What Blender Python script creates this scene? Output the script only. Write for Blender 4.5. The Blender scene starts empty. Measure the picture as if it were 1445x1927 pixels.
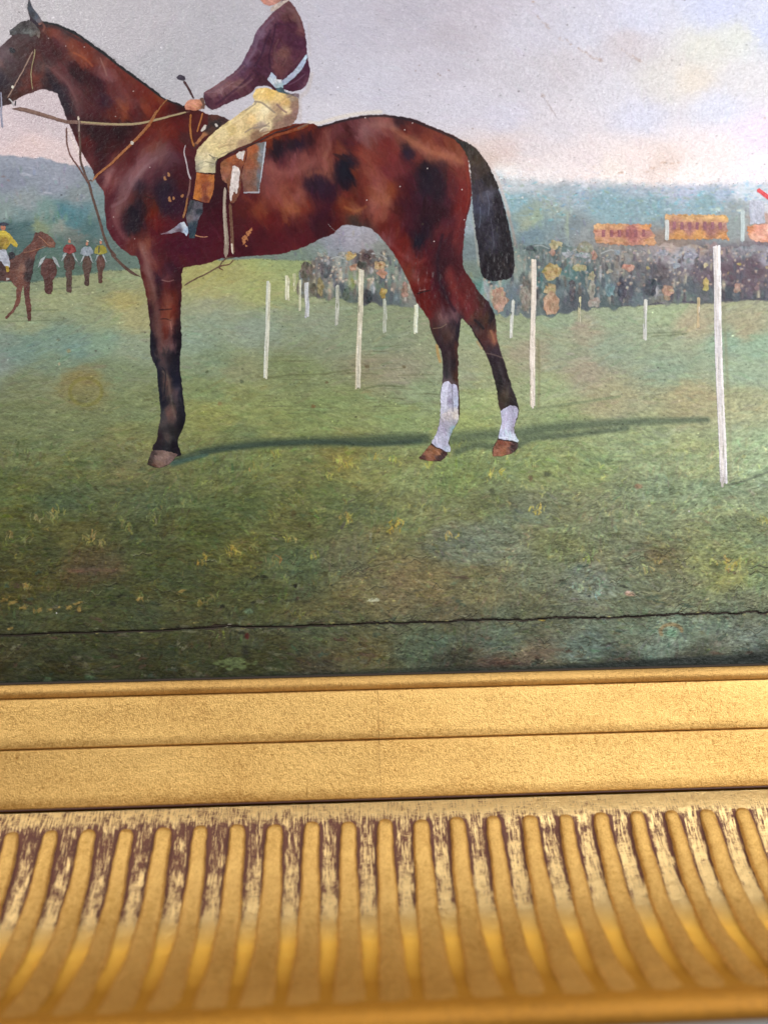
import bpy, math, random
import time; _T0 = time.time()
def tick(s): print("TICK", s, round(time.time()-_T0, 1), flush=True)
import numpy as np
sc = bpy.context.scene

# ------------------------------------------------------------------ camera
F_PX, CX, CY, WPX, HPX = 1500.0, 722.5, 963.5, 1445, 1927      # picture measures (pixels)
D_MM, PITCH, YAW, ROLL = 262.0, 5.0, 2.4, 1.2
_p, _y, _r = map(math.radians, (PITCH, YAW, ROLL))
FW = np.array([math.sin(_y)*math.cos(_p), math.cos(_y)*math.cos(_p), math.sin(_p)])
_r0 = np.cross(FW, [0, 0, 1.0]); _r0 /= np.linalg.norm(_r0); _u0 = np.cross(_r0, FW)
RT = _r0*math.cos(_r) - _u0*math.sin(_r)
UP = _u0*math.cos(_r) + _r0*math.sin(_r)
_d = FW - UP*((1272-CY)/F_PX)
CAM = -_d*(D_MM/1.0)                                              # camera position, mm
MM = 0.001
cd = bpy.data.cameras.new('camera'); cam = bpy.data.objects.new('camera', cd); sc.collection.objects.link(cam)
from mathutils import Matrix, Vector
m = Matrix.Identity(4)
for i in range(3):
    m[i][0] = RT[i]; m[i][1] = UP[i]; m[i][2] = -FW[i]; m[i][3] = CAM[i]*MM
cam.matrix_world = m
cd.sensor_fit = 'VERTICAL'; cd.sensor_height = 36.0; cd.sensor_width = 36.0*WPX/HPX
cd.lens = F_PX/HPX*36.0
cd.clip_start = 0.005; cd.clip_end = 50.0
cd.dof.use_dof = True; cd.dof.focus_distance = 0.266; cd.dof.aperture_fstop = 4.6
sc.camera = cam
sc.view_settings.view_transform = 'Standard'; sc.view_settings.look = 'None'
sc.view_settings.exposure = 0.0; sc.view_settings.gamma = 1.0; sc.view_settings.use_curve_mapping = False

# ------------------------------------------------------------------ light: a daylit room
wd = bpy.data.worlds.new('World'); sc.world = wd; wd.use_nodes = True
nt = wd.node_tree; bg = nt.nodes['Background']; bg.inputs['Strength'].default_value = 0.40
tc = nt.nodes.new('ShaderNodeTexCoord'); cr = nt.nodes.new('ShaderNodeValToRGB')
dt = nt.nodes.new('ShaderNodeVectorMath'); dt.operation = 'DOT_PRODUCT'; dt.inputs[1].default_value = (0.42, -0.42, 0.80)
mr = nt.nodes.new('ShaderNodeMapRange'); mr.inputs[1].default_value = -1; mr.inputs[2].default_value = 1
nt.links.new(tc.outputs['Generated'], dt.inputs[0]); nt.links.new(dt.outputs['Value'], mr.inputs[0])
nt.links.new(mr.outputs[0], cr.inputs[0]); nt.links.new(cr.outputs[0], bg.inputs[0])
cr.color_ramp.elements[0].position = 0.30; cr.color_ramp.elements[0].color = (0.30, 0.26, 0.22, 1)
cr.color_ramp.elements[1].position = 0.92; cr.color_ramp.elements[1].color = (1.15, 1.13, 1.12, 1)
e_ = cr.color_ramp.elements.new(0.70); e_.color = (0.52, 0.50, 0.48, 1)

def area(name, loc, target, size, power, col):
    l = bpy.data.lights.new(name, 'AREA'); l.shape = 'RECTANGLE'; l.size, l.size_y = size; l.energy = power; l.color = col
    o = bpy.data.objects.new(name, l); sc.collection.objects.link(o); o.location = loc
    o.rotation_euler = (Vector(target)-Vector(loc)).to_track_quat('-Z', 'Y').to_euler()
    return o
area('window_light', (-1.15, -0.95, 1.15), (0, 0, 0.0), (0.5, 0.7), 19.0, (1.0, 0.98, 0.96))
area('side_window_light', (0.50, -0.55, 0.28), (0.08, 0, 0.02), (0.22, 0.5), 5.2, (0.98, 0.99, 1.0))

# ------------------------------------------------------------------ numeric helpers
def plane_xy(X, Y):
    """picture measures -> point of the painting's own plane (mm, across / up)"""
    sx_ = (X-CX)/F_PX; sy_ = (Y-CY)/F_PX
    dx = FW[0]+RT[0]*sx_-UP[0]*sy_; dy = FW[1]+RT[1]*sx_-UP[1]*sy_; dz = FW[2]+RT[2]*sx_-UP[2]*sy_
    t = -CAM[1]/dy
    return CAM[0]+dx*t, CAM[2]+dz*t
def at_depth(row, depth):
    P = CAM+depth*(FW-UP*(row-CY)/F_PX); return P[2], -P[1]        # (up, out) in mm
def row_w(row, w):
    d = FW-UP*(row-CY)/F_PX; t = (-w-CAM[1])/d[1]; P = CAM+d*t; return P[2], w

rng = np.random.default_rng(7)
def vnoise(X, Y, sx, sy, seed):
    r = np.random.default_rng(seed); N = 256
    lat = r.random((N, N)).astype(np.float32)
    x = X/sx+37.3; y = Y/sy+11.7
    xi = np.floor(x).astype(np.int32); yi = np.floor(y).astype(np.int32)
    fx = (x-xi); fy = (y-yi); fx = fx*fx*(3-2*fx); fy = fy*fy*(3-2*fy)
    a = lat[yi % N, xi % N]; b = lat[yi % N, (xi+1) % N]; c = lat[(yi+1) % N, xi % N]; d = lat[(yi+1) % N, (xi+1) % N]
    return ((a*(1-fx)+b*fx)*(1-fy)+(c*(1-fx)+d*fx)*fy)*2-1
def fbm(X, Y, sx, sy, seed, o=3):
    s = 0; a = 1.0; t = 0
    for i in range(o):
        s = s+a*vnoise(X, Y, sx/2**i, sy/2**i, seed+i*13); t += a; a *= 0.55
    return s/t*1.5
def hexc(h):
    return np.array([int(h[i:i+2], 16)/255 for i in (0, 2, 4)], np.float32)
def lin(c):
    c = np.clip(c, 0, 1); return np.where(c <= 0.04045, c/12.92, ((c+0.055)/1.055)**2.4)
# tracing views: origin and scale of each detail view the outlines were measured in
V = {'T': (0, 0, 1.0), 'A': (0, 0, 4.014), 'B': (300, 0, 4.014), 'C': (600, 120, 3.44), 'D': (180, 420, 4.013),
     'E': (740, 500, 4.817), 'F': (0, 280, 4.817), 'G': (900, 300, 2.651), 'H': (480, 400, 3.01), 'I': (940, 0, 2.861),
     'J': (340, 160, 6.423), 'K': (0, 860, 2.0), 'L': (723, 860, 2.0)}
def P(s):
    """'A 0,355 80,270 B ...' -> N x 2 picture coordinates"""
    out = []; v = V['T']
    for t in s.split():
        if t in V: v = V[t]
        else:
            x, y = t.split(','); out.append((v[0]+float(x)/v[2], v[1]+float(y)/v[2]))
    return np.array(out, np.float32)
def S(s):
    """'A x,y,hex ...' -> positions and colours"""
    pos = []; col = []; v = V['T']
    for t in s.split():
        if t in V: v = V[t]
        else:
            x, y, h = t.split(','); pos.append((v[0]+float(x)/v[2], v[1]+float(y)/v[2])); col.append(hexc(h))
    return np.array(pos, np.float32), np.array(col, np.float32)
def smooth(pts, n=4, closed=True):
    p = np.asarray(pts, np.float32); N = len(p); out = []
    rngi = range(N) if closed else range(N-1)
    for i in rngi:
        if closed: a, b, c, d = p[(i-1) % N], p[i], p[(i+1) % N], p[(i+2) % N]
        else: a, b, c, d = p[max(i-1, 0)], p[i], p[i+1], p[min(i+2, N-1)]
        for k in range(n):
            t = k/n
            out.append(0.5*((2*b)+(-a+c)*t+(2*a-5*b+4*c-d)*t*t+(-a+3*b-3*c+d)*t**3))
    if not closed: out.append(p[-1])
    return np.array(out, np.float32)

class Paint:
    """a piece of paint film: colour and relief on a fine lattice"""
    def __init__(s, x0, y0, x1, y1, step):
        s.x0, s.y0, s.step = x0, y0, step
        s.xs = np.arange(x0, x1, step, dtype=np.float32); s.ys = np.arange(y0, y1, step, dtype=np.float32)
        s.X, s.Y = np.meshgrid(s.xs, s.ys); s.h = np.zeros(s.X.shape, np.float32)
        s.c = np.zeros(s.X.shape+(3,), np.float32); s.m = np.zeros(s.X.shape, bool)
    def field(s, pos, col, power=3.0, low=4.0, warp=3.0, seed=1, wang=(1, 1)):
        ks = max(1, int(round(low/s.step)))
        gx = s.xs[::ks]; gy = s.ys[::ks]
        gx = np.append(gx, gx[-1]+ks*s.step); gy = np.append(gy, gy[-1]+ks*s.step)
        GX, GY = np.meshgrid(gx, gy); out = np.zeros(GX.shape+(3,), np.float32)
        for r in range(0, len(gy), 16):
            dx = GX[r:r+16, :, None]-pos[:, 0]; dy = GY[r:r+16, :, None]-pos[:, 1]
            d = dx*dx*wang[0]+dy*dy*wang[1]+9.0
            w = np.exp(np.log(d)*np.float32(-power/2)); w = w/w.sum(-1, keepdims=True)
            out[r:r+16] = w@col
        wx = fbm(s.X, s.Y, 22, 9, seed)*warp*1.6; wy = fbm(s.X, s.Y, 22, 9, seed+5)*warp
        u = np.clip((s.X+wx-s.x0)/(ks*s.step), 0, len(gx)-1.001); v = np.clip((s.Y+wy-s.y0)/(ks*s.step), 0, len(gy)-1.001)
        ui = u.astype(int); vi = v.astype(int); fu = (u-ui)[..., None]; fv = (v-vi)[..., None]
        s.c = ((out[vi, ui]*(1-fu)+out[vi, ui+1]*fu)*(1-fv)+(out[vi+1, ui]*(1-fu)+out[vi+1, ui+1]*fu)*fv).astype(np.float32)
    def poly(s, pts, rag=1.0, seed=3, scale=5.0):
        p = np.asarray(pts, np.float64); N = len(p); m = np.zeros(s.X.shape, bool)
        for i in range(N):
            (xa, ya), (xb, yb) = p[i], p[(i+1) % N]
            if ya == yb: continue
            if ya > yb: xa, ya, xb, yb = xb, yb, xa, ya
            r0 = np.searchsorted(s.ys, ya); r1 = np.searchsorted(s.ys, yb)
            if r1 <= r0: continue
            xc = xa+(s.ys[r0:r1]-ya)/(yb-ya)*(xb-xa)
            m[r0:r1] ^= s.xs[None, :] < xc[:, None]
        if rag > 0:
            wx = fbm(s.X, s.Y, scale, scale, seed, 2)*rag; wy = fbm(s.X, s.Y, scale, scale, seed+9, 2)*rag
            xi = np.clip(np.rint((s.X+wx-s.x0)/s.step), 0, len(s.xs)-1).astype(int)
            yi = np.clip(np.rint((s.Y+wy-s.y0)/s.step), 0, len(s.ys)-1).astype(int)
            m = m[yi, xi]
        return m
    def win(s, x0, y0, x1, y1):
        a = max(0, int((x0-s.x0)/s.step)); b = min(len(s.xs), int((x1-s.x0)/s.step)+2)
        c = max(0, int((y0-s.y0)/s.step)); d = min(len(s.ys), int((y1-s.y0)/s.step)+2)
        return (slice(c, d), slice(a, b)) if b > a and d > c else None
    def line(s, pts, w, col, alpha=1.0, soft=0.35, hgt=0.03, bristle=0.12, own=None, taper=0.0, setmask=False):
        """one brush stroke along a polyline; w may be (start, end)"""
        p = np.asarray(pts, np.float32); w0, w1 = (w, w) if np.isscalar(w) else w; W = max(w0, w1)
        q = s.win(p[:, 0].min()-W, p[:, 1].min()-W, p[:, 0].max()+W, p[:, 1].max()+W)
        if q is None: return
        X = s.X[q]; Y = s.Y[q]; best = np.full(X.shape, 1e9, np.float32); off = np.zeros(X.shape, np.float32); tt = np.zeros(X.shape, np.float32)
        seg = np.linalg.norm(np.diff(p, axis=0), axis=1); cum = np.concatenate([[0], np.cumsum(seg)]); L = cum[-1]+1e-6
        for i in range(len(p)-1):
            dx, dy = p[i+1]-p[i]; l2 = dx*dx+dy*dy+1e-9
            t = np.clip(((X-p[i, 0])*dx+(Y-p[i, 1])*dy)/l2, 0, 1)
            ex = X-p[i, 0]-t*dx; ey = Y-p[i, 1]-t*dy; d = np.sqrt(ex*ex+ey*ey)
            k = d < best; best[k] = d[k]; l = math.sqrt(l2)
            off[k] = ((ex*dy-ey*dx)/l)[k]; tt[k] = ((cum[i]+t*l)/L)[k]
        r = (w0+(w1-w0)*tt)*0.5
        if taper: r = r*np.clip(np.minimum(tt, 1-tt)/taper+0.25, 0, 1)
        k1 = off*1.9+(p[0, 0]*3.1+p[0, 1]*1.7); fi = np.floor(k1)
        hsh = np.mod(np.sin(fi*127.1)*43758.5, 1.0)-0.5
        edge = 1+hsh*0.22*min(1, W/5)
        a = np.clip((r*edge-best)/(np.maximum(r*soft, 0.3))+0.5, 0, 1)*alpha
        if own is not None: a = a*own[q]
        c = col+(hsh[..., None]*bristle)
        s.c[q] = s.c[q]*(1-a[..., None])+c*a[..., None]
        s.h[q] += a*hgt*(0.6+0.5*hsh)*(1-0.3*(best/np.maximum(r, 0.3))**2)
        if setmask: s.m[q] |= a > 0.5
    def dab(s, x, y, rx, ry, ang, col, alpha=0.9, soft=0.5, hgt=0.0, seed=0, rag=0.25, setmask=False, own=None):
        R = max(rx, ry)*1.4+2; q = s.win(x-R, y-R, x+R, y+R)
        if q is None: return
        X = s.X[q]-x; Y = s.Y[q]-y; ca, sa = math.cos(ang), math.sin(ang)
        u = (X*ca+Y*sa)/rx; v = (-X*sa+Y*ca)/ry
        d = np.sqrt(u*u+v*v)+vnoise(s.X[q], s.Y[q], max(2.5, rx*0.4), max(2.5, ry*0.4), 50+seed)*rag
        a = np.clip((1-d)/max(soft, 0.05)+0.5*(soft < 0.2), 0, 1)*alpha
        if own is not None: a = a*own[q]
        s.c[q] = s.c[q]*(1-a[..., None])+np.asarray(col)*a[..., None]; s.h[q] += a*hgt
        if setmask: s.m[q] |= a > alpha*0.4
    def brush(s, n, L, w, angf, jit=0.02, alpha=0.6, box=None, seed=1, hgt=0.012, own=None, hue=0.012):
        r = np.random.default_rng(seed); x0, y0, x1, y1 = box or (s.xs[0], s.ys[0], s.xs[-1], s.ys[-1])
        for i in range(n):
            x = r.uniform(x0, x1); y = r.uniform(y0, y1)
            xi = int((x-s.x0)/s.step); yi = int((y-s.y0)/s.step)
            if not (0 <= xi < len(s.xs) and 0 <= yi < len(s.ys)): continue
            if own is not None and not own[yi, xi]: continue
            c = s.c[yi, xi]+r.normal(0, jit)+r.normal(0, hue, 3)
            a = angf(x, y)+r.normal(0, 0.25); l = L*r.uniform(0.5, 1.3)*0.5; dx, dy = math.cos(a)*l, math.sin(a)*l
            s.line([(x-dx, y-dy), (x+r.normal(0, w*0.2), y+r.normal(0, w*0.2)), (x+dx, y+dy)], w*r.uniform(0.6, 1.3), c, alpha, 0.7, hgt, 0.05, own=own, taper=0.3)

COMP = {}
def blur(a, k):
    for ax in (0, 1):
        c = np.cumsum(np.pad(a, [(k+1, k) if i == ax else (0, 0) for i in (0, 1)], 'edge'), axis=ax, dtype=np.float64)
        n = 2*k+1; a = (c[n:, :]-c[:-n, :] if ax == 0 else c[:, n:]-c[:, :-n])/n
    return a
def under(pt):
    L_ = COMP['L']; K = COMP['c']
    xi = np.clip(np.rint((pt.X-L_.x0)/L_.step), 0, K.shape[1]-1).astype(int); yi = np.clip(np.rint((pt.Y-L_.y0)/L_.step), 0, K.shape[0]-1).astype(int)
    return K[yi, xi]
def bil(A, pt):
    L_ = COMP['L']; x = np.clip((pt.X-L_.x0)/L_.step, 0, A.shape[1]-1.01); y = np.clip((pt.Y-L_.y0)/L_.step, 0, A.shape[0]-1.01)
    xi = x.astype(int); yi = y.astype(int); fx = x-xi; fy = y-yi
    return (A[yi, xi]*(1-fx)+A[yi, xi+1]*fx)*(1-fy)+(A[yi+1, xi]*(1-fx)+A[yi+1, xi+1]*fx)*fy
def lay(pt, mask, soft, thick=0.022):
    """lay a film over the paint already there: feather its rim, follow the relief below, remember the result"""
    if 'c' not in COMP: return
    if soft > 0:
        k = max(1, int(round(soft/pt.step))); b = blur(mask.astype(np.float64), k)
        a = np.clip((b-0.42)*2.3, 0, 1); a = a*a*(3-2*a)
        pt.c = (pt.c*a[..., None]+under(pt)*(1-a[..., None])).astype(np.float32); pt.h = pt.h*a.astype(np.float32)
    L_ = COMP['L']; y0 = max(0, int((pt.ys[0]-L_.y0)/L_.step)-3); y1 = int((pt.ys[-1]-L_.y0)/L_.step)+4; x0 = max(0, int((pt.xs[0]-L_.x0)/L_.step)-3); x1 = int((pt.xs[-1]-L_.x0)/L_.step)+4
    W_ = COMP['h'][y0:y1, x0:x1]; D_ = W_.copy()
    for a_ in (-1, 0, 1):
        for b_ in (-1, 0, 1): D_ = np.maximum(D_, np.roll(np.roll(W_, a_, 0), b_, 1))
    T_ = COMP['h'].copy() if W_.size > 300000 else COMP['h']; keep = W_.copy(); T_[y0:y1, x0:x1] = D_; base_ = bil(T_, pt); T_[y0:y1, x0:x1] = keep
    pt.h = (base_+np.maximum(pt.h, -0.005)+thick).astype(np.float32)
    L_ = COMP['L']; K = COMP['c']
    xi = np.rint((pt.X[mask]-L_.x0)/L_.step).astype(int); yi = np.rint((pt.Y[mask]-L_.y0)/L_.step).astype(int)
    ok = (xi >= 0) & (xi < K.shape[1]) & (yi >= 0) & (yi < K.shape[0]); K[yi[ok], xi[ok]] = pt.c[mask][ok]; COMP['h'][yi[ok], xi[ok]] = pt.h[mask][ok]
def film(name, pt, mask, level, parent, mat, soft=0.0):
    """turn a piece of paint film into ONE mesh; level = how far it stands out, in mm"""
    lay(pt, mask, soft); level = 0.0
    cell = mask[:-1, :-1] & mask[1:, 1:] & mask[:-1, 1:] & mask[1:, :-1]
    yi, xi = np.nonzero(cell); W = mask.shape[1]
    if len(yi) == 0: print('EMPTY', name); return None
    a = yi*W+xi; quads = np.stack([a+W, a+W+1, a+1, a], 1).ravel()
    used = np.zeros(mask.size, bool); used[quads] = True; idx = np.cumsum(used)-1; quads = idx[quads]
    X = pt.X.ravel()[used]; Y = pt.Y.ravel()[used]; h = pt.h.ravel()[used]; c = lin(pt.c.reshape(-1, 3)[used])
    u, v = plane_xy(X.astype(np.float64), Y.astype(np.float64))
    co = np.stack([u*MM, -(level+h)*MM, v*MM], 1).astype(np.float32)
    me = bpy.data.meshes.new(name); nv = len(co); nf = len(yi)
    me.vertices.add(nv); me.vertices.foreach_set('co', co.ravel())
    me.loops.add(nf*4); me.loops.foreach_set('vertex_index', quads.astype(np.int32))
    me.polygons.add(nf); me.polygons.foreach_set('loop_start', np.arange(0, nf*4, 4, dtype=np.int32))
    me.polygons.foreach_set('use_smooth', np.ones(nf, bool))
    at = me.color_attributes.new('paint', 'FLOAT_COLOR', 'POINT')
    at.data.foreach_set('color', np.concatenate([c, np.ones((nv, 1), np.float32)], 1).astype(np.float32).ravel())
    me.update(calc_edges=True); me.materials.append(mat)
    o = bpy.data.objects.new(name, me); sc.collection.objects.link(o); o.parent = parent
    return o
def mesh_obj(name, verts, faces, mat, parent=None, sm=True, uv=None):
    me = bpy.data.meshes.new(name); me.from_pydata([tuple(v) for v in verts], [], faces)
    if uv is not None:
        l = me.uv_layers.new(name='UVMap')
        for i, lp in enumerate(me.loops): l.data[i].uv = uv[lp.vertex_index]
    me.polygons.foreach_set('use_smooth', [sm]*len(me.polygons)); me.update(); me.materials.append(mat)
    o = bpy.data.objects.new(name, me); sc.collection.objects.link(o)
    if parent: o.parent = parent
    return o
def empty(name, loc, label, cat):
    o = bpy.data.objects.new(name, None); sc.collection.objects.link(o); o.location = loc
    o.empty_display_size = 0.02; o['label'] = label; o['category'] = cat; return o

# ------------------------------------------------------------------ materials
class NT:
    def __init__(s, name):
        s.m = bpy.data.materials.new(name); s.m.use_nodes = True; s.t = s.m.node_tree; s.b = s.t.nodes['Principled BSDF']
        s.co = s.t.nodes.new('ShaderNodeTexCoord')
    def n(s, typ, **k):
        o = s.t.nodes.new(typ)
        for a, b in k.items():
            if a.startswith('i_'):
                key = a[2:]; key = int(key) if key.isdigit() else key.replace('_', ' ')
                o.inputs[key].default_value = b
            else: setattr(o, a, b)
        return o
    def l(s, a, b): s.t.links.new(a, b)
    def obj(s, scale, which='Object'):
        mp = s.n('ShaderNodeMapping'); s.l(s.co.outputs[which], mp.inputs[0]); mp.inputs['Scale'].default_value = scale; return mp.outputs[0]
    def noise(s, scale, det=3, rough=0.6, which='Object', dist=0.0):
        n = s.n('ShaderNodeTexNoise'); n.inputs['Scale'].default_value = 1; n.inputs['Detail'].default_value = det
        n.inputs['Roughness'].default_value = rough; n.inputs['Distortion'].default_value = dist
        s.l(s.obj(scale, which), n.inputs['Vector']); return n.outputs['Fac']
    def ramp(s, f, *st):
        r = s.n('ShaderNodeValToRGB'); e = r.color_ramp.elements
        while len(e) < len(st): e.new(0.5)
        for i, (p, c) in enumerate(st): e[i].position = p; e[i].color = (*c, 1) if len(c) == 3 else c
        s.l(f, r.inputs[0]); return r.outputs[0]
    def math(s, op, a, b=None, clamp=False):
        n = s.n('ShaderNodeMath', operation=op, use_clamp=clamp)
        for i, v in enumerate((a, b)):
            if v is None: continue
            if isinstance(v, (int, float)): n.inputs[i].default_value = v
            else: s.l(v, n.inputs[i])
        return n.outputs[0]
    def mix(s, f, a, b, mode='MIX'):
        n = s.n('ShaderNodeMix', data_type='RGBA', blend_type=mode)
        for i, v in ((0, f), (6, a), (7, b)):
            if isinstance(v, (int, float)): n.inputs[i].default_value = v
            elif isinstance(v, tuple): n.inputs[i].default_value = (*v, 1)
            else: s.l(v, n.inputs[i])
        return n.outputs[2]
    def bump(s, h, strength, dist, prev=None):
        n = s.n('ShaderNodeBump'); n.inputs['Strength'].default_value = strength; n.inputs['Distance'].default_value = dist
        s.l(h, n.inputs['Height'])
        if prev is not None: s.l(prev, n.inputs['Normal'])
        return n.outputs[0]
def H(h): return tuple(float(v) for v in lin(hexc(h)))

def paint_mat(name, rough=0.42, grain=0.5, crackle=True, spec=0.5):
    k = NT(name); a = k.n('ShaderNodeAttribute', attribute_name='paint')
    sp = k.n('ShaderNodeSeparateXYZ'); k.l(k.co.outputs['Object'], sp.inputs[0])
    n1 = k.noise((900, 900, 1100), 4, 0.65); n2 = k.noise((2600, 2600, 3200), 2, 0.6); n3 = k.noise((380, 380, 620), 4, 0.7, dist=1.2)
    col = k.mix(k.math('MULTIPLY', k.math('SUBTRACT', n2, 0.5), 0.35, False), a.outputs['Color'], (1, 1, 1), 'ADD')
    v = k.math('ADD', k.math('MULTIPLY', n1, 0.35), 0.83)
    hv = k.n('ShaderNodeHueSaturation'); k.l(v, hv.inputs['Value']); k.l(a.outputs['Color'], hv.inputs['Color'])
    # small dark flyspecks and pale dust specks
    vo = k.n('ShaderNodeTexVoronoi', feature='F1'); vo.inputs['Scale'].default_value = 170; vo.inputs['Randomness'].default_value = 1; k.l(k.co.outputs['Object'], vo.inputs['Vector'])
    vs = k.n('ShaderNodeSeparateColor'); k.l(vo.outputs['Color'], vs.inputs[0])
    lim = k.math('MULTIPLY', k.math('GREATER_THAN', vs.outputs[0], 0.80), k.math('MULTIPLY', vs.outputs[1], 0.07))
    spot = k.math('LESS_THAN', vo.outputs['Distance'], lim)
    c2 = k.mix(k.math('MULTIPLY', spot, 0.55), hv.outputs[0], k.mix(k.math('GREATER_THAN', vs.outputs[2], 0.72), (0.05, 0.035, 0.025), (0.75, 0.72, 0.68)))
    # mask for the rough, cracked lower part of the panel
    low = k.n('ShaderNodeMapRange'); low.inputs[1].default_value = 0.075; low.inputs[2].default_value = 0.02; k.l(sp.outputs['Z'], low.inputs[0]); lowm = low.outputs[0]
    right = k.n('ShaderNodeMapRange'); right.inputs[1].default_value = -0.06; right.inputs[2].default_value = 0.05; k.l(sp.outputs['X'], right.inputs[0])
    # fine horizontal hairline cracks, only where the mask allows
    cn = k.noise((150, 150, 620), 5, 0.62, dist=1.4)
    hair = k.math('LESS_THAN', k.math('ABSOLUTE', k.math('SUBTRACT', cn, 0.5)), 0.006)
    gate = k.math('GREATER_THAN', k.noise((70, 70, 90), 2, 0.5), 0.47)
    hm = k.math('MULTIPLY', k.math('MULTIPLY', hair, gate), k.math('MULTIPLY', lowm, 1.0 if crackle else 0.0))
    c3 = k.mix(k.math('MULTIPLY', hm, 0.75), c2, (0.018, 0.016, 0.01))
    k.l(c3, k.b.inputs['Base Color'])
    k.l(k.math('ADD', k.math('MULTIPLY', n3, 0.25), rough-0.12), k.b.inputs['Roughness'])
    k.b.inputs['Specular IOR Level'].default_value = spec
    b = k.bump(n1, grain, 0.00022); b = k.bump(n3, 0.5, 0.00022, b); b = k.bump(n2, grain, 0.00007, b)
    if crackle:
        flake = k.noise((200, 200, 520), 5, 0.75, dist=1.0)
        st = k.ramp(flake, (0.40, (0, 0, 0)), (0.47, (0.7,)*3), (0.60, (0.75,)*3), (0.64, (1, 1, 1)))
        bm = k.math('MULTIPLY', st, lowm); b = k.bump(bm, 0.6, 0.0002, b); b = k.bump(k.math('MULTIPLY', hm, -1.0), 0.8, 0.0002, b)
    k.l(b, k.b.inputs['Normal'])
    return k.m
M_PAINT = paint_mat('oil_paint', 0.42, 1.0, True, 0.25)
M_SKY = paint_mat('oil_paint_sky', 0.27, 1.3, False, 0.8)
M_SMOOTH = paint_mat('oil_paint_smooth', 0.34, 0.15, False, 0.16)

def plain(name, col, rough=0.8, amt=0.2, sc_=(60, 60, 60)):
    k = NT(name); n = k.noise(sc_, 4, 0.6); v = k.math('ADD', k.math('MULTIPLY', n, amt*2), 1-amt)
    hv = k.n('ShaderNodeHueSaturation'); k.l(v, hv.inputs['Value']); hv.inputs['Color'].default_value = (*col, 1)
    k.l(hv.outputs[0], k.b.inputs['Base Color']); k.b.inputs['Roughness'].default_value = rough
    k.l(k.bump(n, 0.3, 0.0005), k.b.inputs['Normal']); return k.m
M_WOOD = plain('panel_wood', (0.035, 0.022, 0.014), 0.8, 0.35, (20, 20, 400))
M_WALL = plain('wall_plaster', (0.62, 0.61, 0.59), 0.9, 0.04)

def gold_flat(name, ca, cb, rough, metal, along=(220, 900, 900), streak=0.4, laps=False):
    k = NT(name)
    n1 = k.noise((700, 700, 700), 5, 0.7); n2 = k.noise((2800, 2800, 2800), 2, 0.6); n3 = k.noise(along, 4, 0.6, dist=0.8); n4 = k.noise((25, 60, 60), 3, 0.5)
    f = k.math('ADD', k.math('MULTIPLY', n1, 0.55), k.math('ADD', k.math('MULTIPLY', n2, 0.5), k.math('MULTIPLY', n4, 0.35)))
    c = k.ramp(f, (0.50, cb), (0.62, tuple((a+b)/2 for a, b in zip(ca, cb))), (0.78, ca))
    dark = k.math('GREATER_THAN', k.noise((900, 900, 900), 3, 0.7), 0.71)
    c = k.mix(k.math('MULTIPLY', dark, 0.55), c, H('6a4522'))
    n5 = k.noise((18, 40, 55), 4, 0.65, dist=1.0); rg = k.math('ADD', k.math('MULTIPLY', n1, 0.3), rough-0.15)
    c = k.mix(k.ramp(n5, (0.36, (0, 0, 0)), (0.62, (0.55,)*3)), c, k.mix(0.35, c, H('9a6a30')))
    if laps:
        spx = k.n('ShaderNodeSeparateXYZ'); k.l(k.co.outputs['Object'], spx.inputs[0])
        wv = k.math('ADD', spx.outputs['X'], k.math('MULTIPLY', k.math('SUBTRACT', n5, 0.5), 0.0006))
        hv = k.n('ShaderNodeHueSaturation'); k.l(k.math('ADD', k.math('MULTIPLY', k.math('GREATER_THAN', wv, -0.0021), 0.05), 0.96), hv.inputs['Value']); k.l(c, hv.inputs['Color']); c = hv.outputs[0]
        seam = k.math('LESS_THAN', k.math('ABSOLUTE', k.math('ADD', wv, 0.0021)), 0.00012)
        c = k.mix(k.math('MULTIPLY', seam, k.math('MULTIPLY', n5, 0.9)), c, H('7c5426'))
        sc1 = k.math('LESS_THAN', k.math('ABSOLUTE', k.math('SUBTRACT', k.noise((14, 90, 260), 3, 0.5, dist=2.0), 0.5)), 0.0022)
        sg = k.math('GREATER_THAN', k.noise((30, 60, 60), 2, 0.5), 0.56); c = k.mix(k.math('MULTIPLY', k.math('MULTIPLY', sc1, sg), 0.5), c, H('8a5c2c'))
        rg = k.math('SUBTRACT', rg, k.math('MULTIPLY', k.math('SUBTRACT', n5, 0.5), 0.35))
    k.l(c, k.b.inputs['Base Color']); k.b.inputs['Metallic'].default_value = metal
    k.l(rg, k.b.inputs['Roughness'])
    b = k.bump(n2, 0.9, 0.00014); b = k.bump(n1, 0.8, 0.00030, b); b = k.bump(n3, streak, 0.00012, b); k.l(b, k.b.inputs['Normal']); return k.m
M_SLIP = gold_flat('matte_oil_gilding', H('eec478'), H('b0803c'), 0.36, 0.72, laps=True)
M_BEAD = gold_flat('sight_edge_gilding', H('dcb068'), H('a27a42'), 0.45, 0.7)
M_RIB = gold_flat('rib_gilding', H('dab068'), H('aa803a'), 0.42, 0.8, (900, 200, 200), 0.3)
M_LIP = gold_flat('lip_gilding', H('b87f24'), H('8c5c14'), 0.55, 0.5)
M_BOLE = plain('red_bole', H('4c2c20'), 0.6, 0.3, (700, 1500, 1500))

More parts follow.
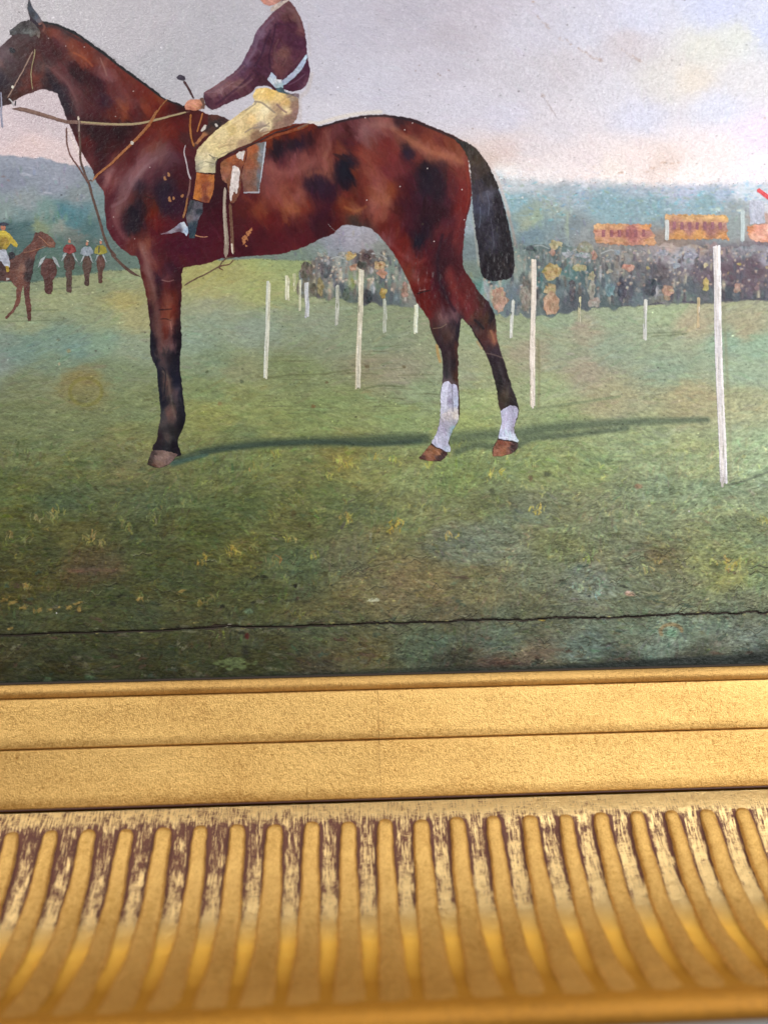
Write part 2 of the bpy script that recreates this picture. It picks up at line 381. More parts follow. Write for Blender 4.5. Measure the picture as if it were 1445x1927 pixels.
def foil():
    """burnished leaf rubbed through to the red bole; UV = (mm along, mm down the cove)"""
    k = NT('worn_burnished_leaf')
    sp = k.n('ShaderNodeSeparateXYZ'); k.l(k.co.outputs['UV'], sp.inputs[0]); s_ = sp.outputs['Y']
    a = k.noise((0.32, 2.6, 1), 5, 0.78, 'UV', 0.15); b = k.noise((2.2, 0.22, 1), 5, 0.75, 'UV', 0.35); c = k.noise((0.22, 0.22, 1), 4, 0.65, 'UV'); d = k.noise((3, 3, 1), 3, 0.7, 'UV')
    a = k.math('ADD', k.math('MULTIPLY', k.math('SUBTRACT', a, 0.5), 1.2), 0.44); b = k.math('ADD', k.math('MULTIPLY', k.math('SUBTRACT', b, 0.5), 2.1), 0.5)
    t = k.math('ADD', k.math('MAXIMUM', a, b), k.math('ADD', k.math('MULTIPLY', c, 0.55), k.math('MULTIPLY', d, 0.30)))
    # more wear between s = 5 and 18 mm, and close to the feet of the ribs; whole leaf further down
    w1 = k.n('ShaderNodeFloatCurve'); mrn = k.n('ShaderNodeMapRange'); mrn.inputs[1].default_value = 0; mrn.inputs[2].default_value = 60
    k.l(s_, mrn.inputs[0]); k.l(mrn.outputs[0], w1.inputs['Value'])
    cv = w1.mapping.curves[0]
    pts = [(0, 0.30), (0.06, 0.34), (0.11, 0.46), (0.25, 0.46), (0.38, 0.36), (0.5, 0.30), (0.62, 0.10), (1, 0.0)]
    while len(cv.points) < len(pts): cv.points.new(0.5, 0.5)
    for i, p in enumerate(pts): cv.points[i].location = p
    w1.mapping.update()
    foot = k.n('ShaderNodeAttribute', attribute_name='foot')
    wear = k.math('ADD', w1.outputs[0], k.math('MULTIPLY', foot.outputs['Fac'], k.math('MULTIPLY', w1.outputs[0], 1.0)))
    xr = k.n('ShaderNodeMapRange'); xr.inputs[1].default_value = -60; xr.inputs[2].default_value = 80; xr.inputs[3].default_value = 0.03; xr.inputs[4].default_value = -0.09; k.l(sp.outputs['X'], xr.inputs[0])  # wear thins to the right, partly standing in for brighter light there
    th = k.math('SUBTRACT', k.math('ADD', k.math('ADD', wear, xr.outputs[0]), 0.62), t)
    mk = k.ramp(th, (-0.0, (0, 0, 0)), (0.14, (1, 1, 1)))
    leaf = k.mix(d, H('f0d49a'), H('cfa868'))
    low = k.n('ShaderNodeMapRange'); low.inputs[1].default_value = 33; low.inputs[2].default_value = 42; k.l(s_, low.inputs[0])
    leaf = k.mix(low.outputs[0], leaf, H('fac658'))  # amber tint paints the valley's specular glow into the leaf colour
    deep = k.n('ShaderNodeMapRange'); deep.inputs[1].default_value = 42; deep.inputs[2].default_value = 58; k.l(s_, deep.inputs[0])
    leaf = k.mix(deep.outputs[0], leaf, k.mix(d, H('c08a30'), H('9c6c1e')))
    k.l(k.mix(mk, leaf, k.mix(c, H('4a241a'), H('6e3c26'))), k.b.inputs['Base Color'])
    k.l(k.math('SUBTRACT', k.math('SUBTRACT', 0.92, k.math('MULTIPLY', mk, 0.85)), k.math('ADD', k.math('MULTIPLY', low.outputs[0], 0.35), k.math('MULTIPLY', deep.outputs[0], 0.1))), k.b.inputs['Metallic'])
    k.l(k.math('ADD', k.math('ADD', 0.30, k.math('MULTIPLY', deep.outputs[0], 0.15)), k.math('MULTIPLY', mk, 0.3)), k.b.inputs['Roughness'])
    bb = k.bump(k.math('MULTIPLY', th, -1.0), 0.25, 0.0002); bb = k.bump(d, 0.5, 0.00015, bb); bb = k.bump(a, 0.5, 0.0002, bb); bb = k.bump(c, 0.4, 0.001, bb); k.l(bb, k.b.inputs['Normal']); return k.m
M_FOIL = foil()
# ------------------------------------------------------------------ the setting: a pale wall behind the frame
wall = mesh_obj('wall', [(-1.5, 0.035, -1.2), (1.5, 0.035, -1.2), (1.5, 0.035, 1.2), (-1.5, 0.035, 1.2)], [(0, 1, 2, 3)], M_WALL, sm=False)
wall['kind'] = 'structure'

# ------------------------------------------------------------------ the gilt frame (bottom rail)
U0, U1 = -215.0, 215.0
frame = empty('picture_frame', (0, 0, 0), 'gilded picture frame rail with ribbed cove worn to red bole, below the painting', 'picture frame')
def extrude(name, prof, mat, us=None, sub=1, uv=False, closed=False, parent=frame, sm=True):
    """prof: list of (up, out) mm, swept along the rail"""
    p = np.array(prof, float)
    us = us if us is not None else np.linspace(U0, U1, 44)
    arc = np.concatenate([[0], np.cumsum(np.linalg.norm(np.diff(p, axis=0), axis=1))])
    vs = []; uvs = []
    for u in us:
        for (v, w), s in zip(p, arc): vs.append((u*MM, -w*MM, v*MM)); uvs.append((u, s))
    n = len(p); fs = [(i*n+j, i*n+j+1, (i+1)*n+j+1, (i+1)*n+j) for i in range(len(us)-1) for j in range(n-1)]
    if closed:
        fs += [(i*n+n-1, i*n, (i+1)*n, (i+1)*n+n-1) for i in range(len(us)-1)]
        fs += [tuple(range(n)), tuple(reversed(range((len(us)-1)*n, len(us)*n)))]
    return mesh_obj(name, vs, fs, mat, parent, sm, uvs if uv else None)
def arcp(a, b, bulge, n=8):
    a = np.array(a, float); b = np.array(b, float); d = b-a; nrm = np.array([-d[1], d[0]]); nrm /= np.linalg.norm(nrm)+1e-9
    return [tuple(a+d*t+nrm*bulge*4*t*(1-t)) for t in np.linspace(0, 1, n)]
def outward(p, q, k):      # bulge away from the panel
    return arcp(p, q, k)
A0 = row_w(1272, 2.6); A1 = row_w(1296, 3.2)
# sight edge: a small rounded bead standing over the panel
bead = [(A0[0]+0.2, -1.0), (A0[0]+0.25, 1.9)]+[tuple(np.array(A0)*(1-t)+np.array(A1)*t+np.array([0, 0.9*math.sin(math.pi*min(1, t*1.02))])) for t in np.linspace(0, 1, 12)]
bead += [(A1[0]-0.15, 2.3), (A1[0]-0.2, -1.0)]
extrude('sight_edge', bead, M_BEAD)
extrude('rebate_shade_strip', [(A0[0]+0.60, -1.0), (A0[0]+0.62, 2.1), (A0[0]+0.45, 2.45), (A0[0]+0.24, 2.5), (A0[0]+0.22, -1.0)], M_WOOD)  # dark strip added to stand for the contact shadow under the lip
# two flat bands of the slip, separated by a step
B0 = (A1[0]-0.22, 2.6); B1 = row_w(1391, 5.6); C0 = (B1[0]-0.25, 4.9); C1 = row_w(1502.5, 8.2)
extrude('inner_slip', [(B0[0], -1), (B0[0], B0[1]-.3), (B0[0]-.3, B0[1])]+arcp((B0[0]-.6, B0[1]+.1), (B1[0]+.5, B1[1]), 0.1, 6)+[(B1[0]+.15, B1[1]-.15), (B1[0], B1[1]-.8), (B1[0], -1)], M_SLIP)
extrude('outer_slip', [(B1[0]-.16, -1), (B1[0]-.16, C0[1]-.5), (C0[0]-.35, C0[1])]+arcp((C0[0]-.6, C0[1]+.05), (C1[0]+.6, C1[1]), 0.12, 6)+[(C1[0]+.2, C1[1]-.2), (C1[0], C1[1]-.5), (C1[0], -1)], M_SLIP)
# narrow dark rebate line in red bole
R0 = row_w(1504.5, 7.7); R1 = row_w(1508, 8.0)
extrude('rebate_line', [(C1[0]-.04, -1), (C1[0]-.01, 7.9), (R0[0]+.2, 7.9), (R1[0]+.5, 7.9), (R1[0]+.2, -1)], M_BOLE)

# cove profile, from the rebate out to the lip
ctrl = [row_w(1509, 8.2), at_depth(1530, 247.4), at_depth(1550, 245.0), at_depth(1590, 241.0), at_depth(1640, 235.7), at_depth(1690, 229.7), at_depth(1725, 225.0),
        at_depth(1765, 218.4), at_depth(1800, 211.6), at_depth(1840, 202.8), at_depth(1875, 194.0), at_depth(1893, 189.0)]
cp = smooth(np.array(ctrl), 6, closed=False).astype(float)
arc = np.concatenate([[0], np.cumsum(np.linalg.norm(np.diff(cp, axis=0), axis=1))])
def cove(s):
    s = np.clip(s, 0, arc[-1]); v = np.interp(s, arc, cp[:, 0]); w = np.interp(s, arc, cp[:, 1])
    e = 0.4; dv = np.interp(s+e, arc, cp[:, 0])-np.interp(s-e, arc, cp[:, 0]); dw = np.interp(s+e, arc, cp[:, 1])-np.interp(s-e, arc, cp[:, 1])
    l = math.hypot(dv, dw)+1e-9
    return v, w, -dw/l*-1, -dv/l   # normal (up, out) pointing to the open side
def cove_n(s):
    v, w, a, b = cove(s); # tangent = (dv, dw); open side: rotate so that it points up and out
    return v, w, a, b
SL = arc[-1]; print('cove length', SL)
PITCHR = 68.35*246.0/F_PX
# position of one rib top in the photo fixes the row of ribs
d_ = FW+RT*((655-CX)/F_PX)-UP*((1550-CY)/F_PX); Pr = CAM+d_*245.0; URIB = Pr[0]
S_TOP = float(np.interp(0, [0], [0])); 
def s_at_row(row):
    best = None
    for s in np.linspace(0, SL, 400):
        v, w, _, _ = cove(s); q = np.array([0, -w, v])-CAM; r = CY-F_PX*q.dot(UP)/q.dot(FW)
        if best is None or abs(r-row) < best[0]: best = (abs(r-row), s)
    return best[1]
S_TOP = s_at_row(1543); print('rib top s', S_TOP)
RW_S = [S_TOP]+[s_at_row(r_) for r_ in (1640, 1725, 1800, 1880)]
def rib_w(s):       # rib width in mm down the cove
    return float(np.interp(s, RW_S, [4.8, 5.5, 6.3, 7.0, 8.0]))
ks = [k for k in range(-22, 22) if U0+6 < URIB+k*PITCHR < U1-6]
# cove sheet: fine across so that the valleys between the ribs are gently hollow
ss = np.concatenate([np.linspace(0, S_TOP, 6)[:-1], np.linspace(S_TOP, SL, 64)])
us = np.arange(U0, U1+0.01, PITCHR/12); us = URIB+np.arange(math.ceil((U0-URIB)/PITCHR)*12, math.floor((U1-URIB)/PITCHR)*12+1)*PITCHR/12
vs = []; uvs = []; foot = []
rw = [rib_w(s) for s in ss]
for u in us:
    ph = abs(((u-URIB)/PITCHR+0.5) % 1.0-0.5)*PITCHR          # distance from the nearest rib's centre
    for s, W in zip(ss, rw):
        v, w, a, b = cove(s)
        g = min(1, max(0, (s-S_TOP)/6.0)); fade = min(1, max(0, (SL-s)/14.0))
        dep = -0.9*g*fade*max(0, math.cos((PITCHR/2-ph)/(PITCHR/2)*math.pi/2))**1.2 if ph > W*0.4 else 0
        vs.append((u*MM, -(w+b*dep)*MM, (v+a*dep)*MM)); uvs.append((u, s))
        foot.append(max(0, 1-abs(ph-W*0.5)/1.1) if s > S_TOP else 0)
n = len(ss); fs = [(i*n+j, i*n+j+1, (i+1)*n+j+1, (i+1)*n+j) for i in range(len(us)-1) for j in range(n-1)]
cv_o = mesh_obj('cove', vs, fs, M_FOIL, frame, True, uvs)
fa = cv_o.data.attributes.new('foot', 'FLOAT', 'POINT'); fa.data.foreach_set('value', foot)
# lip of the frame rounding over to the outside
v1, w1_, a1, b1 = cove(SL)
lip = [(v1+0.02, w1_-1.5), (v1-0.0, w1_)]+[(v1-3.2+3.2*math.cos(t), w1_+0.1+3.4*math.sin(t)) for t in np.linspace(0.15, math.pi, 12)]+[(v1-6.6, w1_-8), (v1-8, -20), (v1+30, -20)]
extrude('outer_lip', lip, M_LIP)
# the ribs: raised, tapering, with rounded upper ends
def make_rib(k):
    r = random.Random(k); uc = URIB+k*PITCHR; na = 17; S_ = S_TOP+r.uniform(-0.3, 0.3)
    sv = np.concatenate([S_+np.array([0, .12, .35, .7, 1.2, 1.8, 2.6]), np.linspace(S_+3.6, SL-0.05, 40)])
    vs = []; ph1, ph2 = r.uniform(0, 6), r.uniform(0, 6); r_h = r.uniform(1.4, 1.8); r_w = r.uniform(0.93, 1.08)
    for s in sv:
        t = s-S_; W = rib_w(s)*0.5*r_w; cap = math.sqrt(max(0, 1-(1-min(1, t/2.2))**2)); wd_ = W*(0.30+0.70*cap)
        hh = r_h*cap*float(np.interp(s, [S_, S_+8, SL-22, SL-8, SL], [0.8, 1.0, 0.75, 0.3, -0.05]))
        v, w, a, b = cove(s); wob = 0.14*math.sin(s*0.35+ph1)+0.09*math.sin(s*1.3+ph2)
        for j in range(na):
            x = -1+2*j/(na-1); e = max(0, 1-abs(x)**2.6)**0.5*(1-0.10*x)
            n_ = -0.35+(hh+0.35)*e+0.06*math.sin(s*1.1+x*3+ph2)*math.sin(s*0.37+ph1*2)*e if s < SL-9 else -0.35+0.35*e*(1-(s-SL+9)/9*0.3)+hh*e
            vs.append(((uc+wob+x*wd_)*MM, -(w+b*n_)*MM, (v+a*n_)*MM))
    m_ = len(sv); fs = [(i*na+j, i*na+j+1, (i+1)*na+j+1, (i+1)*na+j) for i in range(m_-1) for j in range(na-1)]
    fs.append(tuple(reversed(range(na))))
    return mesh_obj('rib', vs, fs, M_RIB, frame)
for k in ks: make_rib(k)
# ------------------------------------------------------------------ the oil painting
painting = empty('oil_painting', (0, 0, 0), 'varnished oil painting on cracked panel of a bay racehorse and jockey on turf', 'painting')
XL, XR, YT, YB = -200, 1650, -170, 1296
# wooden panel that carries the paint: two planks that meet at the crack
pu0, pv1 = plane_xy(np.float64(-190), np.float64(-160)); pu1, _ = plane_xy(np.float64(1640), np.float64(-160)); 
crackpts = P('T -230,1203 0,1195 60,1193 150,1190 240,1187 330,1185 400,1181 430,1178 470,1180 540,1178 600,1176 680,1174 760,1172 850,1170 900,1167 1000,1165 1100,1163 1200,1160 1300,1157 1380,1155 1445,1153 1680,1147')
ck_v = plane_xy(crackpts[:, 0].astype(float), crackpts[:, 1].astype(float))
def plank(name, lo, hi):
    vs = []; n = len(lo)
    for y in (0.00045, 0.006):
        for a in lo: vs.append((a[0]*MM, y, a[1]*MM))
        for a in hi: vs.append((a[0]*MM, y, a[1]*MM))
    fs = []
    for i in range(n-1):
        fs += [(i, i+1, n+i+1, n+i), (2*n+i+1, 2*n+i, 3*n+i, 3*n+i+1), (2*n+i, 2*n+i+1, i+1, i), (n+i, n+i+1, 3*n+i+1, 3*n+i)]
    fs += [(0, n, 3*n, 2*n), (n-1, 3*n-1, 4*n-1, 2*n-1)]
    return mesh_obj(name, vs, fs, M_WOOD, painting, False)
us_ = np.linspace(float(pu0)-1, float(pu1)+1, 60); cvv = np.interp(us_, ck_v[0], ck_v[1])
plank('panel_board', list(zip(us_, cvv+0.12)), list(zip(us_, np.full(60, float(pv1)))))
plank('panel_board', list(zip(us_, np.full(60, -3.5))), list(zip(us_, cvv-0.12)))

# --- background: sky, hills and turf on one lattice, cut into three films
L = Paint(XL, YT, XR, YB, 1.25)
pos, col = S('''T -180,-150,a8a5ad 100,-150,aeabb2 500,-150,b6b2bc 900,-150,c0bcc8 1300,-150,c6c8e0 1640,-150,c2c6e0
-180,0,b0aab0 -180,200,bca9b0 0,10,b3adb2 150,20,b6b1b7 250,60,b2adb4 400,60,aeabb3 300,130,aba9b0 180,70,b5b0b7 20,240,c8b5ba 60,220,bfaeb4 60,275,d3b9b8 110,290,d3bdbd 130,240,c4b4ba -150,280,d0b8b8
650,60,b9b5c2 700,160,c0bdca 620,215,c6c2cc 620,150,bdbac6 800,120,bdb8c4 850,60,b5aeb8 900,30,bbb4bf 780,30,b5b0bc 1000,60,c0bcc8 1100,60,c4c2d0 1200,40,c6c6d8 1350,20,bcc0da 1440,60,bbc0da 1600,60,b8bdd8
1000,150,bfbac3 1060,130,c0b9c0 1100,120,c3bdc5 1180,80,bfb6bc 1150,170,c9c5ce 1250,150,cbc6c4 1330,90,cbc9c2 1390,70,c8c9c4 1300,150,d2c7bc 1400,150,ccc8cc 950,220,c6c2d0 1050,240,ccc5cd 1200,220,c6c5d6 1350,200,c8c8d8 1440,250,d8c8dc 1000,280,cfc4c8 860,200,c4c0cc
950,290,cdb9b6 1000,310,dacccd 1100,300,d8cacc 1200,300,dccbc8 1250,310,d5c0b8 1350,290,e0d0d0 1440,310,e6d6e0 950,325,e6dedc 1020,325,e2d8d8 1100,330,ddcfce 1300,325,e4d8d6 1600,300,e4d4de 930,300,cdb8b0 1150,320,e0d2cc
0,300,8c93a4 60,305,8f95a8 120,330,8d93a3 20,340,80889a 100,350,8990a1 50,380,8a9499 150,370,7f8a8e 10,400,7f9290 40,405,708a8c 15,435,3a5c60 40,425,3f6466 60,445,47686a 75,430,7a8a68 100,410,5b8078 90,395,6f8f8a 115,425,7f8a80 140,415,46747c 125,400,4a7c88 155,400,56808a 170,430,42686a 190,400,6f8686 190,430,547274 60,460,40605c 120,460,4c6a62 140,445,66706a 170,470,455f58 200,460,5c706a 230,500,5c7368 100,500,4d6a5c 150,510,4c685a 0,520,51685a -150,300,8890a2 -150,400,5a7478 -150,480,486458 -150,350,8088 99'''.replace('8088 99','808899')+'''
640,450,8f8c99 670,440,9c99a6 600,470,76847e 560,480,6c7d6f 720,470,7c807a 740,520,62705f 890,420,8797a1 885,470,6c7c80 880,510,6c7b70 900,545,507870 620,462,858894 690,450,949098
960,345,b4bfc8 1000,345,aebac6 940,335,bccbd2 970,380,72a4b4 960,420,688f98 1000,400,809a88 990,420,90a080 1040,395,8fa596 1025,415,6a8c94 1060,370,90a6b6 1000,440,5c8090 1100,350,a0b0c2 1100,368,8aa2b4 1130,380,70a0b0 1150,400,709fac 1080,430,6c8088 1200,360,90a4ba 1250,355,a0abc2 1300,355,a2add0 1230,385,6c9ba8 1200,380,6f9aa8 1360,365,8fa6c8 1330,380,72a0ac 1400,360,bccbdc 1440,380,bcc0d0 1380,395,86969a 1380,420,80908f 1100,440,808a8c 1100,470,7e7e7c 1440,420,bf8a76 1600,380,a8b0c4 1600,430,a08a80
950,470,5a6664 1000,520,3c5755 1060,520,426262 1100,500,626a68 1100,560,3a484d 1150,500,70696e 1200,540,423f49 1200,500,665f68 1300,510,4c3e4c 1400,500,4e4250 1440,480,5f5560 1300,550,3e3a4a 1400,550,3e3c4c 1440,530,4e3a4c 1600,500,504656 1050,465,7a8c90 1250,465,887468 1150,465,8a7870''')
pg, cg = S('''T -180,560,8c9470 -180,700,7c8a66 -180,850,6a7450 -180,1000,4c5438 -180,1150,40483a -180,1270,2a3028 20,541,8d9870 60,530,7c8868 200,540,888f68 230,525,8c9670 230,570,a1995f 100,560,949c72 200,600,8a9570 50,600,8c9672 -10,590,8f9870 100,640,6d9078 0,645,788f7c 60,650,6a8f78 200,640,7a9a7c 30,665,68907c 140,655,68927c 0,680,7a8c80 240,650,86967a 255,600,9c9a6c 100,680,768d70 50,720,767f5c 160,740,7a7a50 160,715,80784a  220,700,768562 250,760,727f58 50,780,707a54 150,800,707a54 250,820,747c52 50,850,67714c 150,880,626f4a 250,880,666a4a 20,920,59653f 120,940,4f6044 250,940,505e44 30,990,4f5838 150,1000,55573a 280,1000,48533a 60,1050,464e36 180,1070,524a3c 300,1060,464f34 50,1100,46482e 200,1120,434c36 350,1100,404a32 100,1160,3e4734 300,1160,3e4836 60,1230,2e372c 200,1230,2e372a 350,1230,2e3626 100,1275,22291c 300,1275,20281c 0,1270,2a2c20
380,520,9f9c5e 420,500,9e9c5e 450,510,9a9a60 400,545,a0a068 470,500,98a060 400,575,93987a 480,540,9aa066 500,490,93a068 540,480,8a9a68 400,600,86967c 370,640,849a80 480,620,859680 400,680,7a8c6a 450,700,848a64 450,740,808a58 400,740,76865a 400,780,838a50 500,780,7c8854 600,620,869278 600,640,7f8a6c 560,700,778458 650,760,7c8a58 720,640,7e8a6c 650,640,808c6c 750,700,8b8970 700,690,868468 780,740,7f8e6a 600,790,74845 2 450,830,69754c 500,870,6c7748 650,860,76743f 700,880,747c4e 780,900,747e50 600,930,57653f 700,960,556342 450,950,505e3a 400,1000,485434 560,1000,525838 450,1040,545632 400,900,5c6844 560,1070,485a40 650,1050,565c48 700,1100,605e44 500,1120,3f4930 600,1140,4e5038 450,1200,363f30 600,1200,3e4a38 680,1240,444430 450,1260,252d1c 600,1260,343026 520,1240,2c3422 560,900,666c42'''.replace('74845 2','748452')+'''
900,620,8b9874 980,620,8c9876 1050,600,869878 1100,620,98927a 1000,660,999278 1150,600,8c9b7c 1250,590,94a47e 1300,610,9f9678 1250,640,8c997a 1050,660,8e987a 1150,660,84957a 1400,620,9a9474 1430,650,84a482 1370,640,80a080 1100,700,958f78 1250,690,84997c 1400,700,8ca080 1030,730,929e72 1150,750,989572 1300,750,99946e 1400,760,969a74 920,700,919870 900,760,8e9c68 870,700,8f9878 1050,800,808f60 1200,830,808f66 1300,850,859268 1420,850,88a07a 750,780,7c8e5c 880,800,86965c 1000,880,6f8052 1100,880,748658 1200,920,6c7f60 1300,930,718462 1420,930,74896a 850,900,687a48 900,950,586646 1000,960,5a6650 1100,960,677054 1180,960,6a7458 1250,980,657456 1400,1000,617352 850,1020,566050 900,1020,5e6a5a 950,1030,606a56 1050,1020,5c6646 1200,1050,5d6a54 1350,1050,65724c 1380,1080,707848 1430,1080,60724e 800,1090,666044 900,1100,5d5e44 1000,1090,5c6650 1100,1100,5b6b60 1250,1110,5d6650 1230,1045,5c5c40 1400,1130,566450 1000,1150,4a5442 850,1160,4a4c3c 750,1100,6a6048 1200,1150,4f5d4a 800,1210,3c5040 950,1210,41584a 1100,1220,4a655c 1250,1210,527064 1260,1190,5a7a68 1400,1200,546a62 1000,1235,5a5446 950,1250,443630 850,1250,2c3026 1150,1250,2a342c 1300,1250,222a26 1430,1244,222822 1500,700,90a080 1620,800,84947a 1620,1000,647456 1620,1200,4e6458 1620,1270,262c26 760,980,5c6a48 800,950,66704c 720,1010,606244''')
psh, csh = pos, col; pos, col = pg, cg.copy()
sat = pg.shape[0]; g_ = col[-sat:]; lum = g_.mean(1, keepdims=True); teal = np.clip((g_[:, 2:3]-g_[:, 0:1])*6+0.5, 0, 1)
col[-sat:] = lum+(g_-lum)*(1-0.35*teal)+np.array([0.006, 0.0, 0.0])
_lf = np.clip((900-pg[:, :1])/700, 0, 1); _lo = np.clip((pg[:, 1:2]-700)/300, 0, 1); col[-sat:] += _lf*_lo*np.array([0.0, -0.008, -0.06])+np.clip((pg[:, 1:2]-1130)/60, 0, 1)*np.array([0.045, 0.04, 0.03])*_lf; col[-sat:] += (1-_lf)*_lo*np.array([0.075, 0.065, 0.03])
for j_ in range(len(pg)):
    g2 = col[len(col)-len(pg)+j_]; g2[:] = g2.mean()+(g2-g2.mean())*0.92
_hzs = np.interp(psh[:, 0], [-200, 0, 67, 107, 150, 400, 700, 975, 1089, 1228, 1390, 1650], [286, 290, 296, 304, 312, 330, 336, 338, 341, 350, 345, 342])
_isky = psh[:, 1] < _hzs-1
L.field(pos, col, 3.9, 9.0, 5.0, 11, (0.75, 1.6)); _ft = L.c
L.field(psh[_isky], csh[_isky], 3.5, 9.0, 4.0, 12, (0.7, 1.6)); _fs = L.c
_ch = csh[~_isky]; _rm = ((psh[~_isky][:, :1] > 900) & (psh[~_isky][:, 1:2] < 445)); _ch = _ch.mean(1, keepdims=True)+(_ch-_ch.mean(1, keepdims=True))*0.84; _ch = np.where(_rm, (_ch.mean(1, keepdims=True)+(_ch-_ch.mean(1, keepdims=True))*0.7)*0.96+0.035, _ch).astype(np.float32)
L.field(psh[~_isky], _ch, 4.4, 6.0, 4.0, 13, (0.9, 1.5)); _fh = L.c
tick("field")
X, Y = L.X, L.Y
hz = np.interp(L.xs, [-200, 0, 67, 107, 150, 400, 700, 975, 1089, 1228, 1390, 1650], [286, 290, 296, 304, 312, 330, 336, 338, 341, 350, 345, 342]).astype(np.float32)
tz = np.interp(L.xs, [-200, 0, 60, 130, 207, 265, 345, 480, 600, 760, 850, 900, 1126, 1445, 1650], [536, 531, 531, 520, 509, 505, 492, 487, 492, 508, 560, 590, 578, 564, 560]).astype(np.float32)
jig = fbm(X, Y, 14, 14, 77, 3)*2.2
msky = (Y+jig) < hz[None]; mturf = (Y+jig*0.8) >= tz[None]; mhill = ~msky & ~mturf
_wd = 4+14*np.clip((X-850)/150, 0, 1); _a = np.clip((Y+jig*(1+_wd/9)-hz[None])/_wd+0.5, 0, 1)[..., None]; _b = np.clip((Y+jig*0.8-tz[None])/3+0.5, 0, 1)[..., None]
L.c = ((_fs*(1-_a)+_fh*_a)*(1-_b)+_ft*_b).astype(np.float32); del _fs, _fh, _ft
# brushwork
own = np.ones(X.shape, bool)
L.c += (fbm(X, Y, 40, 26, 5, 4)*0.012+fbm(X, Y, 5, 3.2, 6, 3)*0.018)[..., None]
tx = np.clip((Y-600)/300, 0, 1)
L.c *= (1+tx*fbm(X, Y, 26, 7, 8, 4)*0.12+tx*fbm(X, Y, 7, 3, 9, 3)*0.09)[..., None]
hueN = fbm(X, Y, 60, 26, 21, 3); L.c[..., 0] += hueN*0.018*tx; L.c[..., 2] -= hueN*0.012*tx
L.brush(4500, 26, 6, lambda x, y: 0.9+0.8*math.sin(x/170)+0.3*math.sin(y/60), 0.010, 0.35, (XL, YT, XR, 350), 21, 0.012, msky, 0.006)
L.brush(2600, 13, 4, lambda x, y: 1.3, 0.03, 0.6, (XL, 285, XR, 590), 22, 0.02, mhill, 0.02)
L.brush(5000, 26, 5, lambda x, y: 0.25*math.sin(x/90+y/40)-0.1, 0.022, 0.5, (XL, 480, XR, 900), 23, 0.016, mturf, 0.012)
L.brush(9000, 15, 4, lambda x, y: -0.4+1.1*math.sin(x/70+y/50), 0.034, 0.6, (XL, 830, XR, 1290), 24, 0.028, mturf, 0.016)
tick("brush")
# scattered broken touches lower down: ochre, sea green, umber
rr = np.random.default_rng(5)
for i in range(900):
    x = rr.uniform(XL, XR); y = 830+450*rr.beta(1.5, 1.3); c = [hexc('8c8048'), hexc('4a6c5c'), hexc('4e4a34'), hexc('7a7c58'), hexc('6a5644')][rr.choice(5, p=[.22, .28, .25, .15, .1])]
    xi = int((x-XL)/1.25); yi = int((y-YT)/1.25); base = L.c[min(yi, L.c.shape[0]-1), min(xi, L.c.shape[1]-1)]
    kk = base.mean()/0.38; L.dab(x, y, rr.uniform(3, 12), rr.uniform(2, 5), rr.normal(0, 0.6), base*0.55+c*kk*0.45, rr.uniform(0.25, 0.7), 0.8, 0.02, i, 0.5)
def tuft(x, y, c, n=5, hgt=14, spread=12, seed=0, a=0.8):
    r = np.random.default_rng(abs(seed+int(x*7+y)))
    for i in range(n):
        bx = x+r.normal(0, spread*0.5); by = y+r.normal(0, 3); hh = hgt*r.uniform(0.4, 1.1)
        L.line([(bx, by), (bx+r.normal(0, 2), by-hh*0.5), (bx+r.normal(0, 5), by-hh)], r.uniform(1.6, 3.4), c+r.normal(0, 0.03, 3), a*r.uniform(0.5, 1), 0.6, 0.05, 0.1, own=mturf, taper=0.3)
for q in '''110,965,9a9050 100,975,8a8a54 70,980,8a8458 20,1015,8a7c4c 50,1020,807a48 165,1020,948848 175,1012,9a8a58 190,1025,8c8450 290,985,7c8048 240,1000,7a7a44 235,990,747644 440,1045,a08c40 435,1035,988840 385,1055,a08a3c 380,1065,988438 480,1040,7c7c44 545,1020,908a4c 655,985,a8964c 650,975,a0904c 520,1060,8c7c40 740,1000,b0963e 745,990,b49c40 845,1015,a89c54 1010,960,c0ac54 1005,970,b0a050 925,900,a8a858 935,895,a4a450 620,900,9c984c 640,870,a8a050 660,880,a09848 740,870,9aa054 810,880,98a04c 710,870,a09c50 1360,1060,a89a54 1370,1075,b09c50 1380,1065,ac9c50 1395,1060,9aa060 1440,985,a0a058 1100,1040,98a068 1110,1060,94a05c 1240,1060,a49050 1215,1080,a8a064 560,950,747a48 300,960,6a7844 480,885,8c8c4c 520,860,98984c 590,840,9c9850 850,840,a0a04c 870,838,a8a850 1130,1100,8aa084 1090,1110,88a08c 1120,1125,80a090 380,1140,7a743e 400,1130,706c3c 50,1110,8a7a40 270,1130,6c6c40 415,1200,6c7038 590,1050,8c8840 1000,880,98a860 560,1160,74703c'''.split():
    x, y, h = q.split(','); tuft(float(x), float(y), hexc(h), 7, 16, 14)
for i in range(1500):
    x = rr.uniform(XL, XR); y = 880+400*rr.beta(1.4, 1.4); b = L.c[int((y-YT)/1.25), int((x-XL)/1.25)]; w_ = rr.integers(4)
    c_ = b*[1.28, 0.62, 1.18, 1.2][w_]+[np.array([0.05, 0.05, -0.03]), np.array([0.02, 0.0, -0.01]), np.array([0.06, 0.01, -0.02]), np.array([-0.02, 0.03, 0.01])][w_]
    a_ = rr.normal(0.1, 0.7); l_ = rr.uniform(2, 8); L.line([(x, y), (x+l_*math.cos(a_), y+l_*math.sin(a_))], rr.uniform(1.6, 3.6), c_, rr.uniform(0.25, 0.75), 0.7, 0.05, 0.05, own=mturf, taper=0.3)
